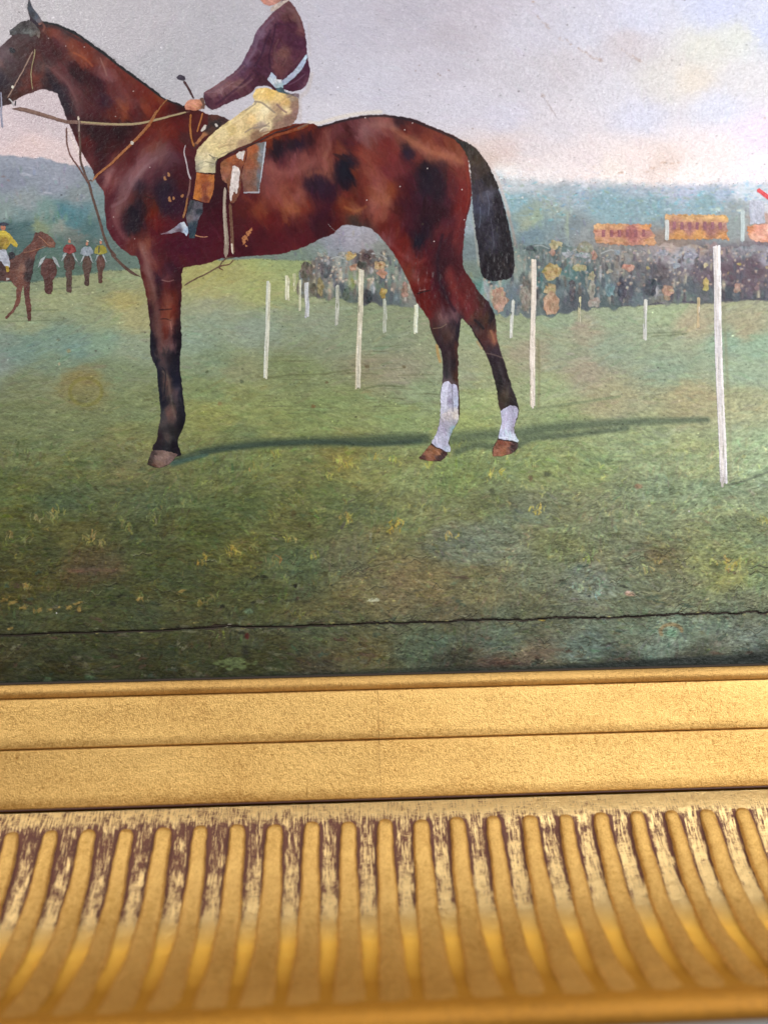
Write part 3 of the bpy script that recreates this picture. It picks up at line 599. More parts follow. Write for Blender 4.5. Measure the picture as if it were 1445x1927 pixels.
for i in range(260):
    x = rr.uniform(XL, XR); y = rr.uniform(850, 1130); b = L.c[int((y-YT)/1.25), int((x-XL)/1.25)]
    tuft(x, y, b*1.25+np.array([0.05, 0.04, -0.02]), 3, 12, 8, i, 0.5)
# ochre dabs low on the left, a faint pink streak
for q in '10,1130,10,4 25,1135,12,4 45,1145,8,5 75,1150,6,5 95,1150,9,4 110,1145,6,3 130,1145,7,6 150,1148,6,8 145,1138,14,3 50,1105,5,8 65,1150,5,7 265,1128,8,3 340,1115,10,3 20,1185,8,3'.split():
    x, y, a, b = map(float, q.split(',')); L.dab(x, y-2, a, b, -0.4, hexc('9c8246'), 0.75, 0.5, 0.08, int(x), 0.5)
L.dab(180, 1072, 62, 9, 0.0, hexc('72594c'), 0.6, 0.9, 0.0, 3, 0.4); L.dab(140, 1074, 26, 5, 0.05, hexc('80584c'), 0.5, 0.9, 0, 4, 0.3)
# painted ground shadows
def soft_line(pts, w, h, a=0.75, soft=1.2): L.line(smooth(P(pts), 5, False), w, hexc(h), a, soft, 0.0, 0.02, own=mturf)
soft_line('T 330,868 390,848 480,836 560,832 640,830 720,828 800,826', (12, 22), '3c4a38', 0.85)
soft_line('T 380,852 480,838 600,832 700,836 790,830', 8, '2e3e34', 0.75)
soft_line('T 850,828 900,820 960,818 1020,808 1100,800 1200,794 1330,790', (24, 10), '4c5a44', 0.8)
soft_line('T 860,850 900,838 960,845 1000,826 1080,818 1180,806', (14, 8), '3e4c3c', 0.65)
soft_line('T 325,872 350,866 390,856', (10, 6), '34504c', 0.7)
soft_line('T 1010,768 1040,765 1100,756 1165,746', 5, '6f7a58', 0.7); soft_line('T 1370,912 1400,905 1445,888', 4, '5a6450', 0.8)
soft_line('T 690,730 720,726 760,728', 3, '5c6444', 0.7); soft_line('T 505,712 540,706 600,704 660,696', 3, '5e6442', 0.6)
soft_line('T 1360,560 1367,700 1372,800 1373,905', 6, '7f7f62', 0.5); soft_line('T 1012,640 1014,700 1013,765', 5, '7c7a58', 0.6)
for i in range(70):
    y = rr.uniform(650, 780); x = rr.uniform(480, 800); l = rr.uniform(15, 70)
    L.line([(x, y), (x+l, y+rr.normal(0, 1.5))], rr.uniform(0.9, 1.8), hexc('5a5e40'), rr.uniform(0.2, 0.6), 0.6, -0.01, 0.05, own=mturf)
for q in '10,605,120,602 25,590,60,598 60,585,110,583 1200,628,1280,625 90,545,150,540 1225,633,1290,628'.split():
    a = list(map(float, q.split(','))); L.line([(a[0], a[1]), (a[2], a[3])], 3, hexc('6a7456'), 0.6, 0.8, 0, 0.05, own=mturf)
# rings, stains and flakes of loss; edge shadow painted in at lower right
def ring(x, y, r1, r2, w, h, a, a0=0, a1=6.4):
    t = np.linspace(a0, a1, 26); L.line(np.stack([x+r1*np.cos(t), y+r2*np.sin(t)], 1), w, hexc(h), a, 0.8, 0.02, 0.08)
ring(162, 737, 30, 25, 7, '74702f', 0.5); ring(1262, 1188, 20, 13, 7, '8a7a58', 0.9, 2.7, 6.2); L.dab(1262, 1192, 16, 9, 0, hexc('6c9478'), 0.7, 0.5, 0.05); ring(1228, 1045, 16, 9, 3, '5c5238', 0.7)
L.dab(1228, 1045, 14, 8, 0, hexc('6e6448'), 0.7); L.dab(1185, 1118, 12, 5, 0, hexc('b08a78'), 0.8, 0.5, 0.08); L.dab(1180, 1114, 6, 3, 0, hexc('c8a89c'), 0.8, 0.5, 0.08)
L.dab(440, 1247, 32, 12, 0.0, hexc('5f6c44'), 0.85, 0.3, 0.05, 5, 0.6); L.dab(468, 1150, 10, 6, 0, hexc('64785c'), 0.85, 0.3, 0.04, 2); L.dab(704, 1130, 12, 4, -0.1, hexc('b4b69a'), 0.9, 0.3, 0.08, 6, 0.7)
L.dab(90, 1280, 10, 7, 0, hexc('4f6244'), 0.8, 0.4, 0.03); L.dab(170, 1276, 16, 6, 0.3, hexc('4a6044'), 0.8, 0.4, 0.03); L.dab(465, 1197, 6, 7, 0, hexc('4a1c18'), 0.9, 0.5, 0); L.dab(580, 1270, 10, 6, 0.8, hexc('7e7a62'), 0.7, 0.4, 0.06)
L.dab(462, 1226, 10, 14, 0, hexc('24261c'), 0.8, 0.6, 0); L.dab(1010, 1235, 60, 14, -0.1, hexc('5c4c40'), 0.5, 0.7, 0.04, 9, 0.8); L.dab(930, 1250, 70, 8, 0, hexc('44302a'), 0.5, 0.7, 0.02, 3, 0.6)
for q in '556,1102,4,6,16140f 1108,1122,3,2,101010 998,900,6,7,5c4a30 1030,892,8,7,4c5238 925,925,8,8,4c5238 690,690,6,5,5a4c34 615,720,4,3,5c5034 590,765,5,5,6a5230 455,718,5,5,505840 390,700,4,4,4a5438 415,760,6,5,7a6a44 760,690,5,4,544c34 1200,915,10,6,8a6c54 1305,1068,3,3,3a3a2c 552,966,7,8,4c4426 582,988,4,6,403a20 612,1080,8,7,3c3c22 868,545,4,4,b0a880 112,685,3,4,b4a888 130,660,5,5,8a8462 110,640,4,3,5c6450'.split():
    p_ = q.split(','); L.dab(float(p_[0]), float(p_[1]), float(p_[2]), float(p_[3]), 0, hexc(p_[4]), 0.8, 0.5, -0.02, int(float(p_[0])))
for i in range(240):
    x = rr.uniform(XL, XR); y = 1190+90*rr.beta(2, 1.4) if i % 3 else rr.uniform(1060, 1200)
    L.dab(x, y, rr.uniform(3, 16), rr.uniform(2, 5), rr.normal(0, 0.2), hexc(['22241a', '4e3c30', '36483c', '5c5a48', '70705c'][rr.integers(5)]), rr.uniform(0.3, 0.8), 0.4, rr.uniform(-0.03, 0.06), i, 0.7)
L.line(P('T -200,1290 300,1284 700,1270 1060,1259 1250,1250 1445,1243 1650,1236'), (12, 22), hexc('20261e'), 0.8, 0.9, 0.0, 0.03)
L.line(P('T 1050,1262 1250,1249 1445,1241 1650,1235'), (16, 30), hexc('1c231f'), 0.75, 0.5, 0.0, 0.02)  # shadow along the frame edge, painted into the turf colour
# sky: scratches, foxing and thin warm marks
for q in 'I 205,90,270,150 320,200,440,270 440,270,550,335 560,330,480,300 640,260,760,330 220,500,320,650 700,300,790,345'.split()[1:]:
    a = list(map(float, q.split(','))); p0 = (940+a[0]/2.861, a[1]/2.861); p1 = (940+a[2]/2.861, a[3]/2.861)
    for j in range(16):
        t = rr.random(); L.dab(p0[0]*(1-t)+p1[0]*t+rr.normal(0, 1.5), p0[1]*(1-t)+p1[1]*t+rr.normal(0, 1.5), rr.uniform(1.5, 5), rr.uniform(1, 2.5), 0.6, hexc('a8948e'), 0.45, 0.7, 0, j)
for q in 'I 880,875,20,8 930,880,20,7 960,875,10,7 820,905,18,9 790,925,14,6 650,930,20,8 180,10,12,6 1425,635,8,6'.split()[1:]:
    a = list(map(float, q.split(','))); L.dab(940+a[0]/2.861, a[1]/2.861, a[2]/2.861, a[3]/2.861, 0, hexc('b08a74'), 0.6, 0.6)
for q in 'C 260,98 625,45 770,65 785,75 840,42 995,420 650,10'.split()[1:]:
    a = list(map(float, q.split(','))); L.dab(600+a[0]/3.44, 120+a[1]/3.44, 2.4, 2, 0, hexc('84706a'), 0.7, 0.6)
L.line(smooth(P('I 220,505 260,560 310,640'), 4, False), 1.2, hexc('807880'), 0.6)
# white touches in the hills on the left; blue and green broken colour on the right
for q in 'F 230,235,80,16 500,275,50,10 430,400,70,14 390,410,40,8 300,180,30,10 420,205,8,6'.split()[1:]:
    a = list(map(float, q.split(','))); L.dab(a[0]/4.817, 280+a[1]/4.817, a[2]/4.817, a[3]/4.817, 0.15, hexc('b4b6c2'), 0.6, 0.6, 0.06, int(a[0]), 0.6)
for q in 'F 30,250,30,14,7c6460 80,285,30,14,806864 195,385,16,12,6a7074 340,660,30,70,7a8560 470,580,26,70,7d8a84 560,560,30,60,40707a 660,600,20,60,3f6c74 600,620,25,50,6a9080 740,600,30,60,3d6468 820,640,30,70,5d7c6c 660,770,90,30,5a6c66 700,740,70,10,6e6a68 390,620,30,60,8a9088'.split()[1:]:
    p_ = q.split(','); a = list(map(float, p_[:4])); L.dab(a[0]/4.817, 280+a[1]/4.817, a[2]/4.817, a[3]/4.817, 0, hexc(p_[4]), 0.55, 0.8, 0.02, int(a[0]), 0.5)
for i in range(900):
    x = rr.uniform(935, 1640); y = rr.normal(372, 22); c = [hexc('6cb0c0'), hexc('8fb0bc'), hexc('bcd0dc'), hexc('8a9c84'), hexc('7090b0')][rr.integers(5)]
    if y < 345 or y > 440: continue
    L.dab(x, y, rr.uniform(2, 9), rr.uniform(1, 3), rr.normal(0, 0.4), c, rr.uniform(0.2, 0.6), 0.7, 0.04, i, 0.5)
for i in range(260):
    x = rr.uniform(930, 1640); y = rr.normal(332, 9); L.dab(x, y, rr.uniform(3, 10), rr.uniform(1, 2.5), rr.normal(0, 0.3), hexc(['f0e6e4', 'dcd8e2', 'd8c4bc'][i % 3]), 0.45, 0.6, 0.05, i, 0.5)
for q in 'G 525,125,30,18,dcdce6 1335,120,16,22,9cc4e0 1330,200,14,14,7f9ccc 945,250,20,10,c8d4dc 1300,255,30,8,d8e0d0 1190,250,40,10,c4d8d0 290,290,40,50,98a88c 440,340,12,80,9aa890 320,420,18,20,8aa0a0'.split()[1:]:
    p_ = q.split(','); a = list(map(float, p_[:4])); L.dab(900+a[0]/2.651, 300+a[1]/2.651, a[2]/2.651, a[3]/2.651, 0, hexc(p_[4]), 0.6, 0.7, 0.03, 4, 0.5)
# warm under-colour left showing round the big horse
tick("details")
for i in range(9000):
    x = int(rr.uniform(3, X.shape[1]-4)); y = int(rr.uniform(3, X.shape[0]-4)); s_ = rr.integers(1, 3)
    if rr.random() > 0.25+0.75*min(1, max(0, (y*1.25-170-300)/500)): continue
    k_ = rr.normal(0, 0.16) if rr.random() > 0.3 else -0.22
    L.c[y:y+s_, x:x+rr.integers(1, 4)] *= 1+k_; L.h[y:y+s_, x:x+s_] += rr.uniform(-0.03, 0.05)
# the crack
cw = 1.5+0.8*fbm(L.xs, L.xs*0, 12, 12, 4, 3); cyl = np.interp(L.xs, crackpts[:, 0], crackpts[:, 1])+fbm(L.xs, L.xs*0, 16, 16, 3, 4)*(1.3+1.5*np.clip((L.xs-500)/400, 0, 1))+fbm(L.xs, L.xs*0, 120, 16, 6, 2)*2.0
cdist = np.abs(Y-cyl[None])
wide = np.clip(1-np.abs(L.xs-405)/22, 0, 1)*3.5
cut = cdist < (np.clip(cw, 1.25, 3)+wide)[None]*0.8
near = np.clip(1-cdist/5.0, 0, 1); L.h -= near*0.10; L.c *= (1-0.45*near)[..., None]
for i in range(120):
    x = rr.uniform(XL, XR); y = np.interp(x, L.xs, cyl)+rr.normal(0, 4)
    L.dab(x, y, rr.uniform(2, 9), rr.uniform(1, 2.4), -0.03, hexc(['8a8c74', '2c2c22', 'a89c60', '5c4a3c'][rr.integers(4)]), 0.6, 0.5, 0.06, i)
for i in range(46):
    x = rr.uniform(430, XR); y = np.interp(x, L.xs, cyl); s_ = rr.choice([-1, 1]); l = rr.uniform(8, 36)
    q_ = [(x, y), (x+l*0.5, y+s_*rr.uniform(1, 6)), (x+l, y+s_*rr.uniform(3, 14))]; L.line(q_, rr.uniform(0.9, 1.6), hexc('1c1c14'), 0.7, 0.5, -0.05, 0.03)
for i in range(150):
    x = rr.uniform(XL, XR) if i % 3 else rr.uniform(600, XR); y = rr.uniform(1040, 1275); l = rr.uniform(8, 40)
    t_ = np.linspace(0, 1, 7); q_ = np.stack([x+l*t_, y+rr.normal(0, 1.6, 7)+3*np.sin(t_*6+x)], 1); L.line(q_, rr.uniform(1.0, 1.8), hexc('24241a'), rr.uniform(0.3, 0.75), 0.6, -0.05, 0.03)
    L.line(q_-np.array([0, 2.0]), 1.3, hexc('9a9a7c'), rr.uniform(0.1, 0.45), 0.6, 0.04, 0.03)
L.dab(430, 1177, 9, 3, -0.2, hexc('c8c4b0'), 0.9, 0.4, 0.08); L.dab(1020, 1166, 8, 4, 0, hexc('c0a848'), 0.8, 0.4, 0.05)
g1 = fbm(X+0.5*Y, Y-0.35*X, 7, 3.2, 61, 3); g2 = fbm(X-0.4*Y, Y+0.3*X, 6, 3.0, 62, 3); sel = np.clip(fbm(X, Y, 45, 40, 63, 2)+0.5, 0, 1); g = g1*sel+g2*(1-sel)
amp = np.where(mturf, 0.075+0.085*np.clip((Y-700)/350, 0, 1)+0.03*np.clip((X-700)/600, 0, 1), np.where(mhill, 0.06, 0.014+0.026*np.clip((X-650)/500, 0, 1)))
L.c *= (1+1.25*amp*g)[..., None]; L.h += (0.012+0.25*amp)*g
L.h += (np.where(mhill, 0.045, 0.0)+np.where(msky, 0.035, 0.0))*np.clip((X-600)/500, 0, 1)*fbm(X, Y, 5, 4, 66, 2)
L.h += 0.02*fbm(X, Y, 9, 7, 31, 3)+0.02*fbm(X, Y, 30, 5, 32, 3)*np.clip((Y-500)/300, 0, 1)+0.05*tx*fbm(X, Y, 24, 6, 33, 4)
def emit_bg():
    L.h = np.clip(L.h, -0.2, 0.09)
    film('painted_sky', L, msky | (np.roll(msky, 1, 0)), 0.0, painting, M_SKY)
    film('painted_hills', L, (mhill | np.roll(mhill, 1, 0) | np.roll(mhill, 1, 1)), 0.012, painting, M_PAINT)
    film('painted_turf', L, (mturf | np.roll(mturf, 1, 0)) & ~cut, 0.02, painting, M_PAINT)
    COMP['L'] = L; COMP['c'] = L.c.copy(); COMP['h'] = L.h.copy()
# ---------------- the crowd and the stands
def blobpoly(x, y, rx, ry, seed, n=14):
    r = np.random.default_rng(seed); t = np.linspace(0, 2*math.pi, n, endpoint=False)
    return np.stack([x+rx*np.cos(t)*r.uniform(0.8, 1.1, n), y+ry*np.sin(t)*r.uniform(0.85, 1.1, n)], 1)
C = Paint(545, 440, 1650, 605, 1.0)
pos, col = S('''H 290,330,54463c 400,330,565459 470,400,606466 440,470,48554a 540,480,44504a 640,480,363840 625,260,4a3434 700,400,4c5a50 780,470,404c50 850,440,6c6a60 560,400,6a7850 350,450,5c5c48 500,260,707470 800,350,5f6c60
G 60,600,5f8a86 100,560,66827c 180,560,6c7c74 180,660,50606a 250,640,5a5048 300,600,38686a 330,500,4a5c5c 420,640,4a5a60 450,560,3c6464 500,500,5a6e6c 470,700,3a424c 540,560,2c4a50 600,520,5c6060 620,600,4a6068 700,480,76706e 700,560,6a6460 640,700,3c4c50 740,640,34384a 800,600,504e54 800,680,485860 860,640,222c3c 900,560,4c4048 920,480,80747c 900,700,606058 1000,500,8a8896 1000,560,58505a 1050,640,3c4450 1050,480,8a8490 1100,560,503c4c 1150,500,605464 1200,500,5a4654 1200,560,4c2e40 1150,680,40444a 1250,600,4a3444 1300,560,4a2e40 1350,520,483040 1350,640,4c3444 1300,680,38404c 1400,560,4c3040 1400,690,2e3844 1440,600,5a4a54 1230,660,242e3c 1020,690,506058 1320,460,80848c 1440,500,80788a 1100,440,8c7060 1200,440,806468 950,440,9a8078 1900,600,504050 1900,480,7a7480 ''')
C.field(pos, col, 4.5, 4.0, 2.0, 41)
C.brush(1500, 11, 4.0, lambda x, y: 1.4, 0.045, 0.7, None, 42, 0.05, None, 0.02)
C.brush(500, 16, 3.0, lambda x, y: 0.1, 0.05, 0.6, (1150, 440, 1650, 600), 43, 0.05, None, 0.02)
rc = np.random.default_rng(77); pal = [hexc(q) for q in '8a7a70 a09488 4a5a5c 2c3038 a88c74 6c5a64 36444c 5c6a68 94867c 3c3440 7c8890 b09c84 50484c 58707a'.split()]
for i in range(1500):
    x = rc.uniform(545, 1650); y = 462+125*rc.beta(1.1, 1.5); right = x > 1180
    c_ = pal[rc.integers(len(pal))]; xi = int((x-545)); yi = int(y-440); b_ = C.c[min(yi, C.c.shape[0]-1), min(xi, C.c.shape[1]-1)]
    k_ = 0.30+0.35*rc.random(); rx_ = rc.uniform(1.6, 4.5); ry_ = rx_*(rc.uniform(1.2, 3.0) if not right else rc.uniform(0.6, 1.6))
    C.dab(x, y, rx_, ry_, rc.normal(0, 0.2), b_*(1-k_)+c_*k_, 0.85, 0.55, 0.05, i, 0.5)
figs = sorted([(rc.uniform(470, 562), rc.uniform(555, 1640)) for _ in range(330)])
coats = [hexc(q) for q in '343a46 50443e 7c766c 5c6a72 94886c 3a3238 4a585a 6c5a50 8c8890 2c3440 a0907c 46404c'.split()]
for i, (y, x) in enumerate(figs):
    s_ = 0.55+0.6*(y-470)/95; c_ = coats[rc.integers(len(coats))]
    if x > 1180 and rc.random() < 0.6: c_ = coats[[0, 5, 9, 11][rc.integers(4)]]*np.array([1.1, 0.95, 1.05])
    hh_ = rc.uniform(11, 17)*s_; C.dab(x, y, rc.uniform(3.6, 6)*s_, hh_, rc.normal(0, 0.06), c_, 0.75, 0.5, 0.04, i, 0.35)
    if rc.random() < 0.5: C.dab(x+1.5*s_, y+hh_*0.2, 1.8*s_, hh_*0.7, 0, c_*1.35+0.03, 0.5, 0.6, 0.03, i, 0.3)
    C.dab(x, y-hh_*1.12, 2.7*s_, 3.1*s_, 0, [hexc('b48c78'), hexc('a87c68'), hexc('c4a088')][rc.integers(3)], 0.75, 0.5, 0.05, i, 0.25)
    if rc.random() < 0.7: C.dab(x, y-hh_*1.12-2.4*s_, 3.6*s_, 1.7*s_, rc.normal(0, 0.15), [hexc('2c2a34'), hexc('b8ac8c'), hexc('8c94a0'), hexc('4a3c38')][rc.integers(4)], 0.8, 0.4, 0.05, i, 0.2)
for i in range(160):      # heads and hats as small flecks
    x = rc.uniform(560, 1650); y = rc.normal(478, 9); C.dab(x, y, rc.uniform(2, 4), rc.uniform(1.5, 3), 0, [hexc('b08a78'), hexc('a8a4ac'), hexc('c4a878'), hexc('40383c')][rc.integers(4)], 0.7, 0.5, 0.05, i, 0.4)
top_ = np.interp(C.xs, [545, 560, 575, 640, 700, 760, 900, 915, 960, 1010, 1100, 1220, 1360, 1400, 1445, 1650], [600, 520, 490, 473, 470, 478, 560, 476, 466, 456, 464, 456, 460, 462, 462, 462])+5*np.sin(C.xs/9)*np.sin(C.xs/23)
bot_ = np.interp(C.xs, [545, 560, 600, 700, 800, 900, 1000, 1050, 1126, 1300, 1445, 1650], [520, 560, 562, 576, 580, 592, 600, 596, 580, 572, 566, 562])
jj = fbm(C.X, C.Y, 9, 9, 44, 3)*8
cm = (C.Y+jj*np.where(C.X < 800, 1.5, 1.0) > top_[None]) & (C.Y+jj < bot_[None])
C.c = C.c.mean(-1, keepdims=True)*0.3+C.c*0.7; C.c = C.c*np.where(C.X < 800, 1.14, 1.05)[..., None]+np.array([0.03, 0.035, 0.03])
for ch in range(3): C.c[..., ch] = 0.6*C.c[..., ch]+0.4*blur(C.c[..., ch], 2)
for q_ in ('H 338,240 372,222 412,238', 'H 462,228 525,206 600,236', 'H 660,232 710,240 745,262', 'H 430,262 470,250 500,262', 'G 225,455 300,428 350,445', 'G 440,470 520,440 580,462', 'G 610,470 660,452 700,470'):
    C.line(smooth(P(q_), 4, False), 2.2, hexc('b0b4b4'), 0.6, 0.7, 0.05, 0.1)
C.h += 0.04*fbm(C.X, C.Y, 7, 5, 45, 3)
def emit_crowd():
    crowd = film('painted_crowd', C, cm, 0.06, painting, M_PAINT, 6.0); crowd['label'] = 'dark broken mass of racegoers beyond the posts'
    sp = '''G 385,425,48,25,c9b074 370,468,20,24,c07e66 260,445,40,20,3c4248 365,560,52,48,cda657 360,650,40,34,cfa868 360,722,52,60,d0966e 105,700,46,68,ca8e70 235,700,32,72,928878 500,540,42,25,bfa868 575,480,18,32,c08468 530,440,50,38,989478 520,482,52,18,a8b0bc 440,470,46,18,9fa8b4 565,590,22,28,bcac80 565,650,30,46,9c9280 580,712,40,30,ac9a8c 650,560,28,18,ccbb9a 655,650,30,40,5c8a92 745,540,42,24,d6866a 690,465,25,15,8a94a2 840,548,18,12,d4b468 945,652,40,36,c28c6c 936,692,24,18,bc9a76 715,650,28,66,34364a 465,650,24,58,4c4248 860,640,42,52,202a38 1132,625,20,46,d8b84c 1130,530,26,12,d8cc8c 1242,570,9,14,dcb44c 1300,524,18,11,dcb854 1290,640,24,28,c08c72 1440,540,15,10,b4a46c 985,532,30,18,8e96a8 912,466,40,17,9c9cae 1060,480,50,17,9292a6 800,470,38,18,a49894 1388,640,18,18,74545a 1420,475,15,8,dccc58 1320,452,48,26,80828e 700,620,20,14,8a6c58
H 540,245,34,28,cfa550 500,235,40,16,9c9c98 375,235,40,14,94998a 625,250,28,28,442c2c 605,300,38,26,36342e 555,312,34,26,c48464 705,300,45,34,c49a60 720,345,38,30,d48466 725,450,25,36,d4a444 850,440,30,48,a67460 550,410,16,44,889448 370,420,24,56,8c7c44 290,330,46,58,504238 400,330,40,46,52525a 640,480,34,44,30303a 440,270,14,10,c48664 318,265,12,8,bc7e60 520,460,26,46,425246 330,440,26,38,564e40'''
    v = None
    for q in sp.split():
        if q in V: v = V[q]; continue
        p_ = q.split(','); a = [float(t)/v[2] for t in p_[:4]]; x, y = v[0]+a[0], v[1]+a[1]; s_ = abs(int(x*3+y))
        d = Paint(x-a[2]*1.3-2, y-a[3]*1.3-2, x+a[2]*1.3+2, y+a[3]*1.3+2, 0.6); c = hexc(p_[4]); c = c*0.66+0.28*under(d).reshape(-1, 3).mean(0)+0.01; c = c.mean()+(c-c.mean())*0.85; r = np.random.default_rng(s_)
        d.c[:] = c; d.c += (fbm(d.X, d.Y, 4, 7, s_, 3)*0.11)[..., None]; d.c[..., 0] += fbm(d.X, d.Y, 8, 8, s_+1, 2)*0.03
        d.brush(int(6+a[2]*a[3]/12), 9, 2.6, lambda x, y: 1.5 if a[3] > a[2] else 0.2, 0.05, 0.7, None, s_, 0.05, None, 0.02)
        mk = d.poly(smooth(blobpoly(x, y, a[2]*0.92, a[3], s_), 3), 3.4, s_, 4.5)
        film('painted_spectator', d, mk, 0.13+0.01*(s_ % 5), crowd, M_PAINT, 3.2)
def quick(name, pts, h, level, parent, rag=0.6, var=0.04, ang=None, nb=0, step=0.6, seed=1, hgt=0.04, pts2=None, sm=0, samples=None, lines=(), mat=None, pad=3, bj=0.03, soft=1.3, sat=1.0, tint=(0, 0, 0)):
    """a small traced piece of paint"""
    p = P(pts) if isinstance(pts, str) else np.asarray(pts, np.float32)
    q = smooth(p, sm) if sm else p
    d = Paint(q[:, 0].min()-pad, q[:, 1].min()-pad, q[:, 0].max()+pad, q[:, 1].max()+pad, step)
    if samples: a, b = S(samples); b = b.mean(1, keepdims=True)+(b-b.mean(1, keepdims=True))*sat; d.field(a, b, 4.5, 2.0, 1.2, seed)
    else: d.c[:] = hexc(h)
    mk = d.poly(q, rag, seed, 4)
    d.c += (fbm(d.X, d.Y, 6, 6, seed+3, 3)*var)[..., None]+np.array(tint, np.float32)
    d.c *= (1+0.09*fbm(d.X, d.Y, 3, 3, seed+5, 2))[..., None]
    if nb: d.brush(nb, 12, 2.6, (lambda x, y: ang) if ang is not None else (lambda x, y: 0.7), bj, 0.7, None, seed, hgt, None, 0.012)
    for l in lines:
        lp, w, c = l[:3]; d.line(smooth(P(lp), 4, False), w, hexc(c), l[3] if len(l) > 3 else 0.9, 0.5, 0.04, 0.08)
    d.h += 0.02*fbm(d.X, d.Y, 4, 4, seed+7, 2)+0.015
    return film(name, d, mk, level, parent, mat or M_PAINT, soft)
def stroke(name, pts, w, h, level, parent, alpha_noise=0.25, seed=1, step=0.55, sm=5, hgt=0.06, lines=(), bristle=0.14, ragw=0.8, taper=0.06, soft=0.7):
    """a line of paint that is a mesh of its own"""
    p = smooth(P(pts), sm, False) if isinstance(pts, str) else np.asarray(pts, np.float32); W = w if np.isscalar(w) else max(w)
    d = Paint(p[:, 0].min()-W-2, p[:, 1].min()-W-2, p[:, 0].max()+W+2, p[:, 1].max()+W+2, step)
    d.c[:] = hexc(h)
    d.X += fbm(d.X, d.Y, 5, 9, seed, 2)*ragw*0.5; d.Y += fbm(d.X, d.Y, 9, 5, seed+1, 2)*ragw*0.5
    d.line(p, w, hexc(h), 1.0, 0.25, hgt, bristle, taper=taper, setmask=True)
    d.X, d.Y = np.meshgrid(d.xs, d.ys)
    d.c += (fbm(d.X, d.Y, 4, 10, seed+2, 3)*0.05)[..., None]
    for l in lines: d.line(smooth(P(l[0]), 4, False), l[1], hexc(l[2]), l[3] if len(l) > 3 else 0.9, 0.5, 0.03, 0.08)
    return film(name, d, d.m, level, parent, M_PAINT, soft)
def emit_stands():
    g = lambda s: 'G '+s
    a = quick('painted_grandstand', g('568,325 600,318 868,322 860,350 880,380 884,430 700,432 578,415'), 'c08a58', 0.10, painting, 2.4, 0.07, 0.0, 90, soft=2.6, samples=g('600,330,c09468 700,335,b98a60 840,335,c88c58 600,370,b4806c 700,370,9c6058 760,370,9a5e5c 840,370,a47068 600,405,b88a68 700,405,b08560 860,405,c09068 700,428,a8785c'))
    a['label'] = 'low tan grandstand further from the right edge'
    for i in range(6): quick('painted_window', g('%d,352 %d,352 %d,388 %d,388' % (612+i*40, 632+i*40, 632+i*40, 612+i*40)), '8c545a', 0.17, a, 0.8, seed=i)
    b = quick('painted_grandstand', g('925,282 940,272 1238,276 1244,300 1240,375 1255,405 1200,400 1000,402 930,405'), 'c08a58', 0.10, painting, 2.2, 0.07, 0.0, 100, soft=2.4, samples=g('940,290,c89c70 1050,288,c09664 1150,288,c49a68 1230,290,cfa468 960,330,9c6c60 1050,340,9a6860 1150,340,90605c 1230,330,a07468 1000,385,c08a50 1100,385,c28c50 1230,385,bc8450'))
    b['label'] = 'tall tan grandstand with white end post'
    for i in range(7): quick('painted_window', g('%d,312 %d,312 %d,352 %d,352' % (965+i*38, 985+i*38, 985+i*38, 965+i*38)), '885660', 0.17, b, 0.8, seed=i)
    stroke('painted_pillar', g('938,300 940,350 938,405'), 8, 'c0c2c0', 0.18, b)
    c = quick('painted_grandstand', g('1335,335 1380,325 1450,320 1700,320 1700,415 1450,415 1380,412 1345,390'), 'c08870', 0.10, painting, 1.4, 0.06, 0.2, 60, samples=g('1350,345,c08058 1400,350,d0907c 1440,360,d8a08c 1380,390,cf9a84 1440,400,c88a70 1600,360,b88070'))
    c['label'] = 'reddish stand cut by the right edge'
    stroke('painted_pillar', g('1315,250 1316,320 1314,412'), 9, 'b4c0c0', 0.18, c)
    t = quick('painted_tower', g('1345,215 1360,205 1400,200 1425,210 1428,320 1350,325'), 'b0b2c0', 0.09, painting, 1.4, 0.05, 1.5, 40); t['label'] = 'pale lilac tower behind the right stand'
    stroke('painted_flag', g('1388,150 1415,168 1450,195'), (8, 9), 'd84c52', 0.2, painting)
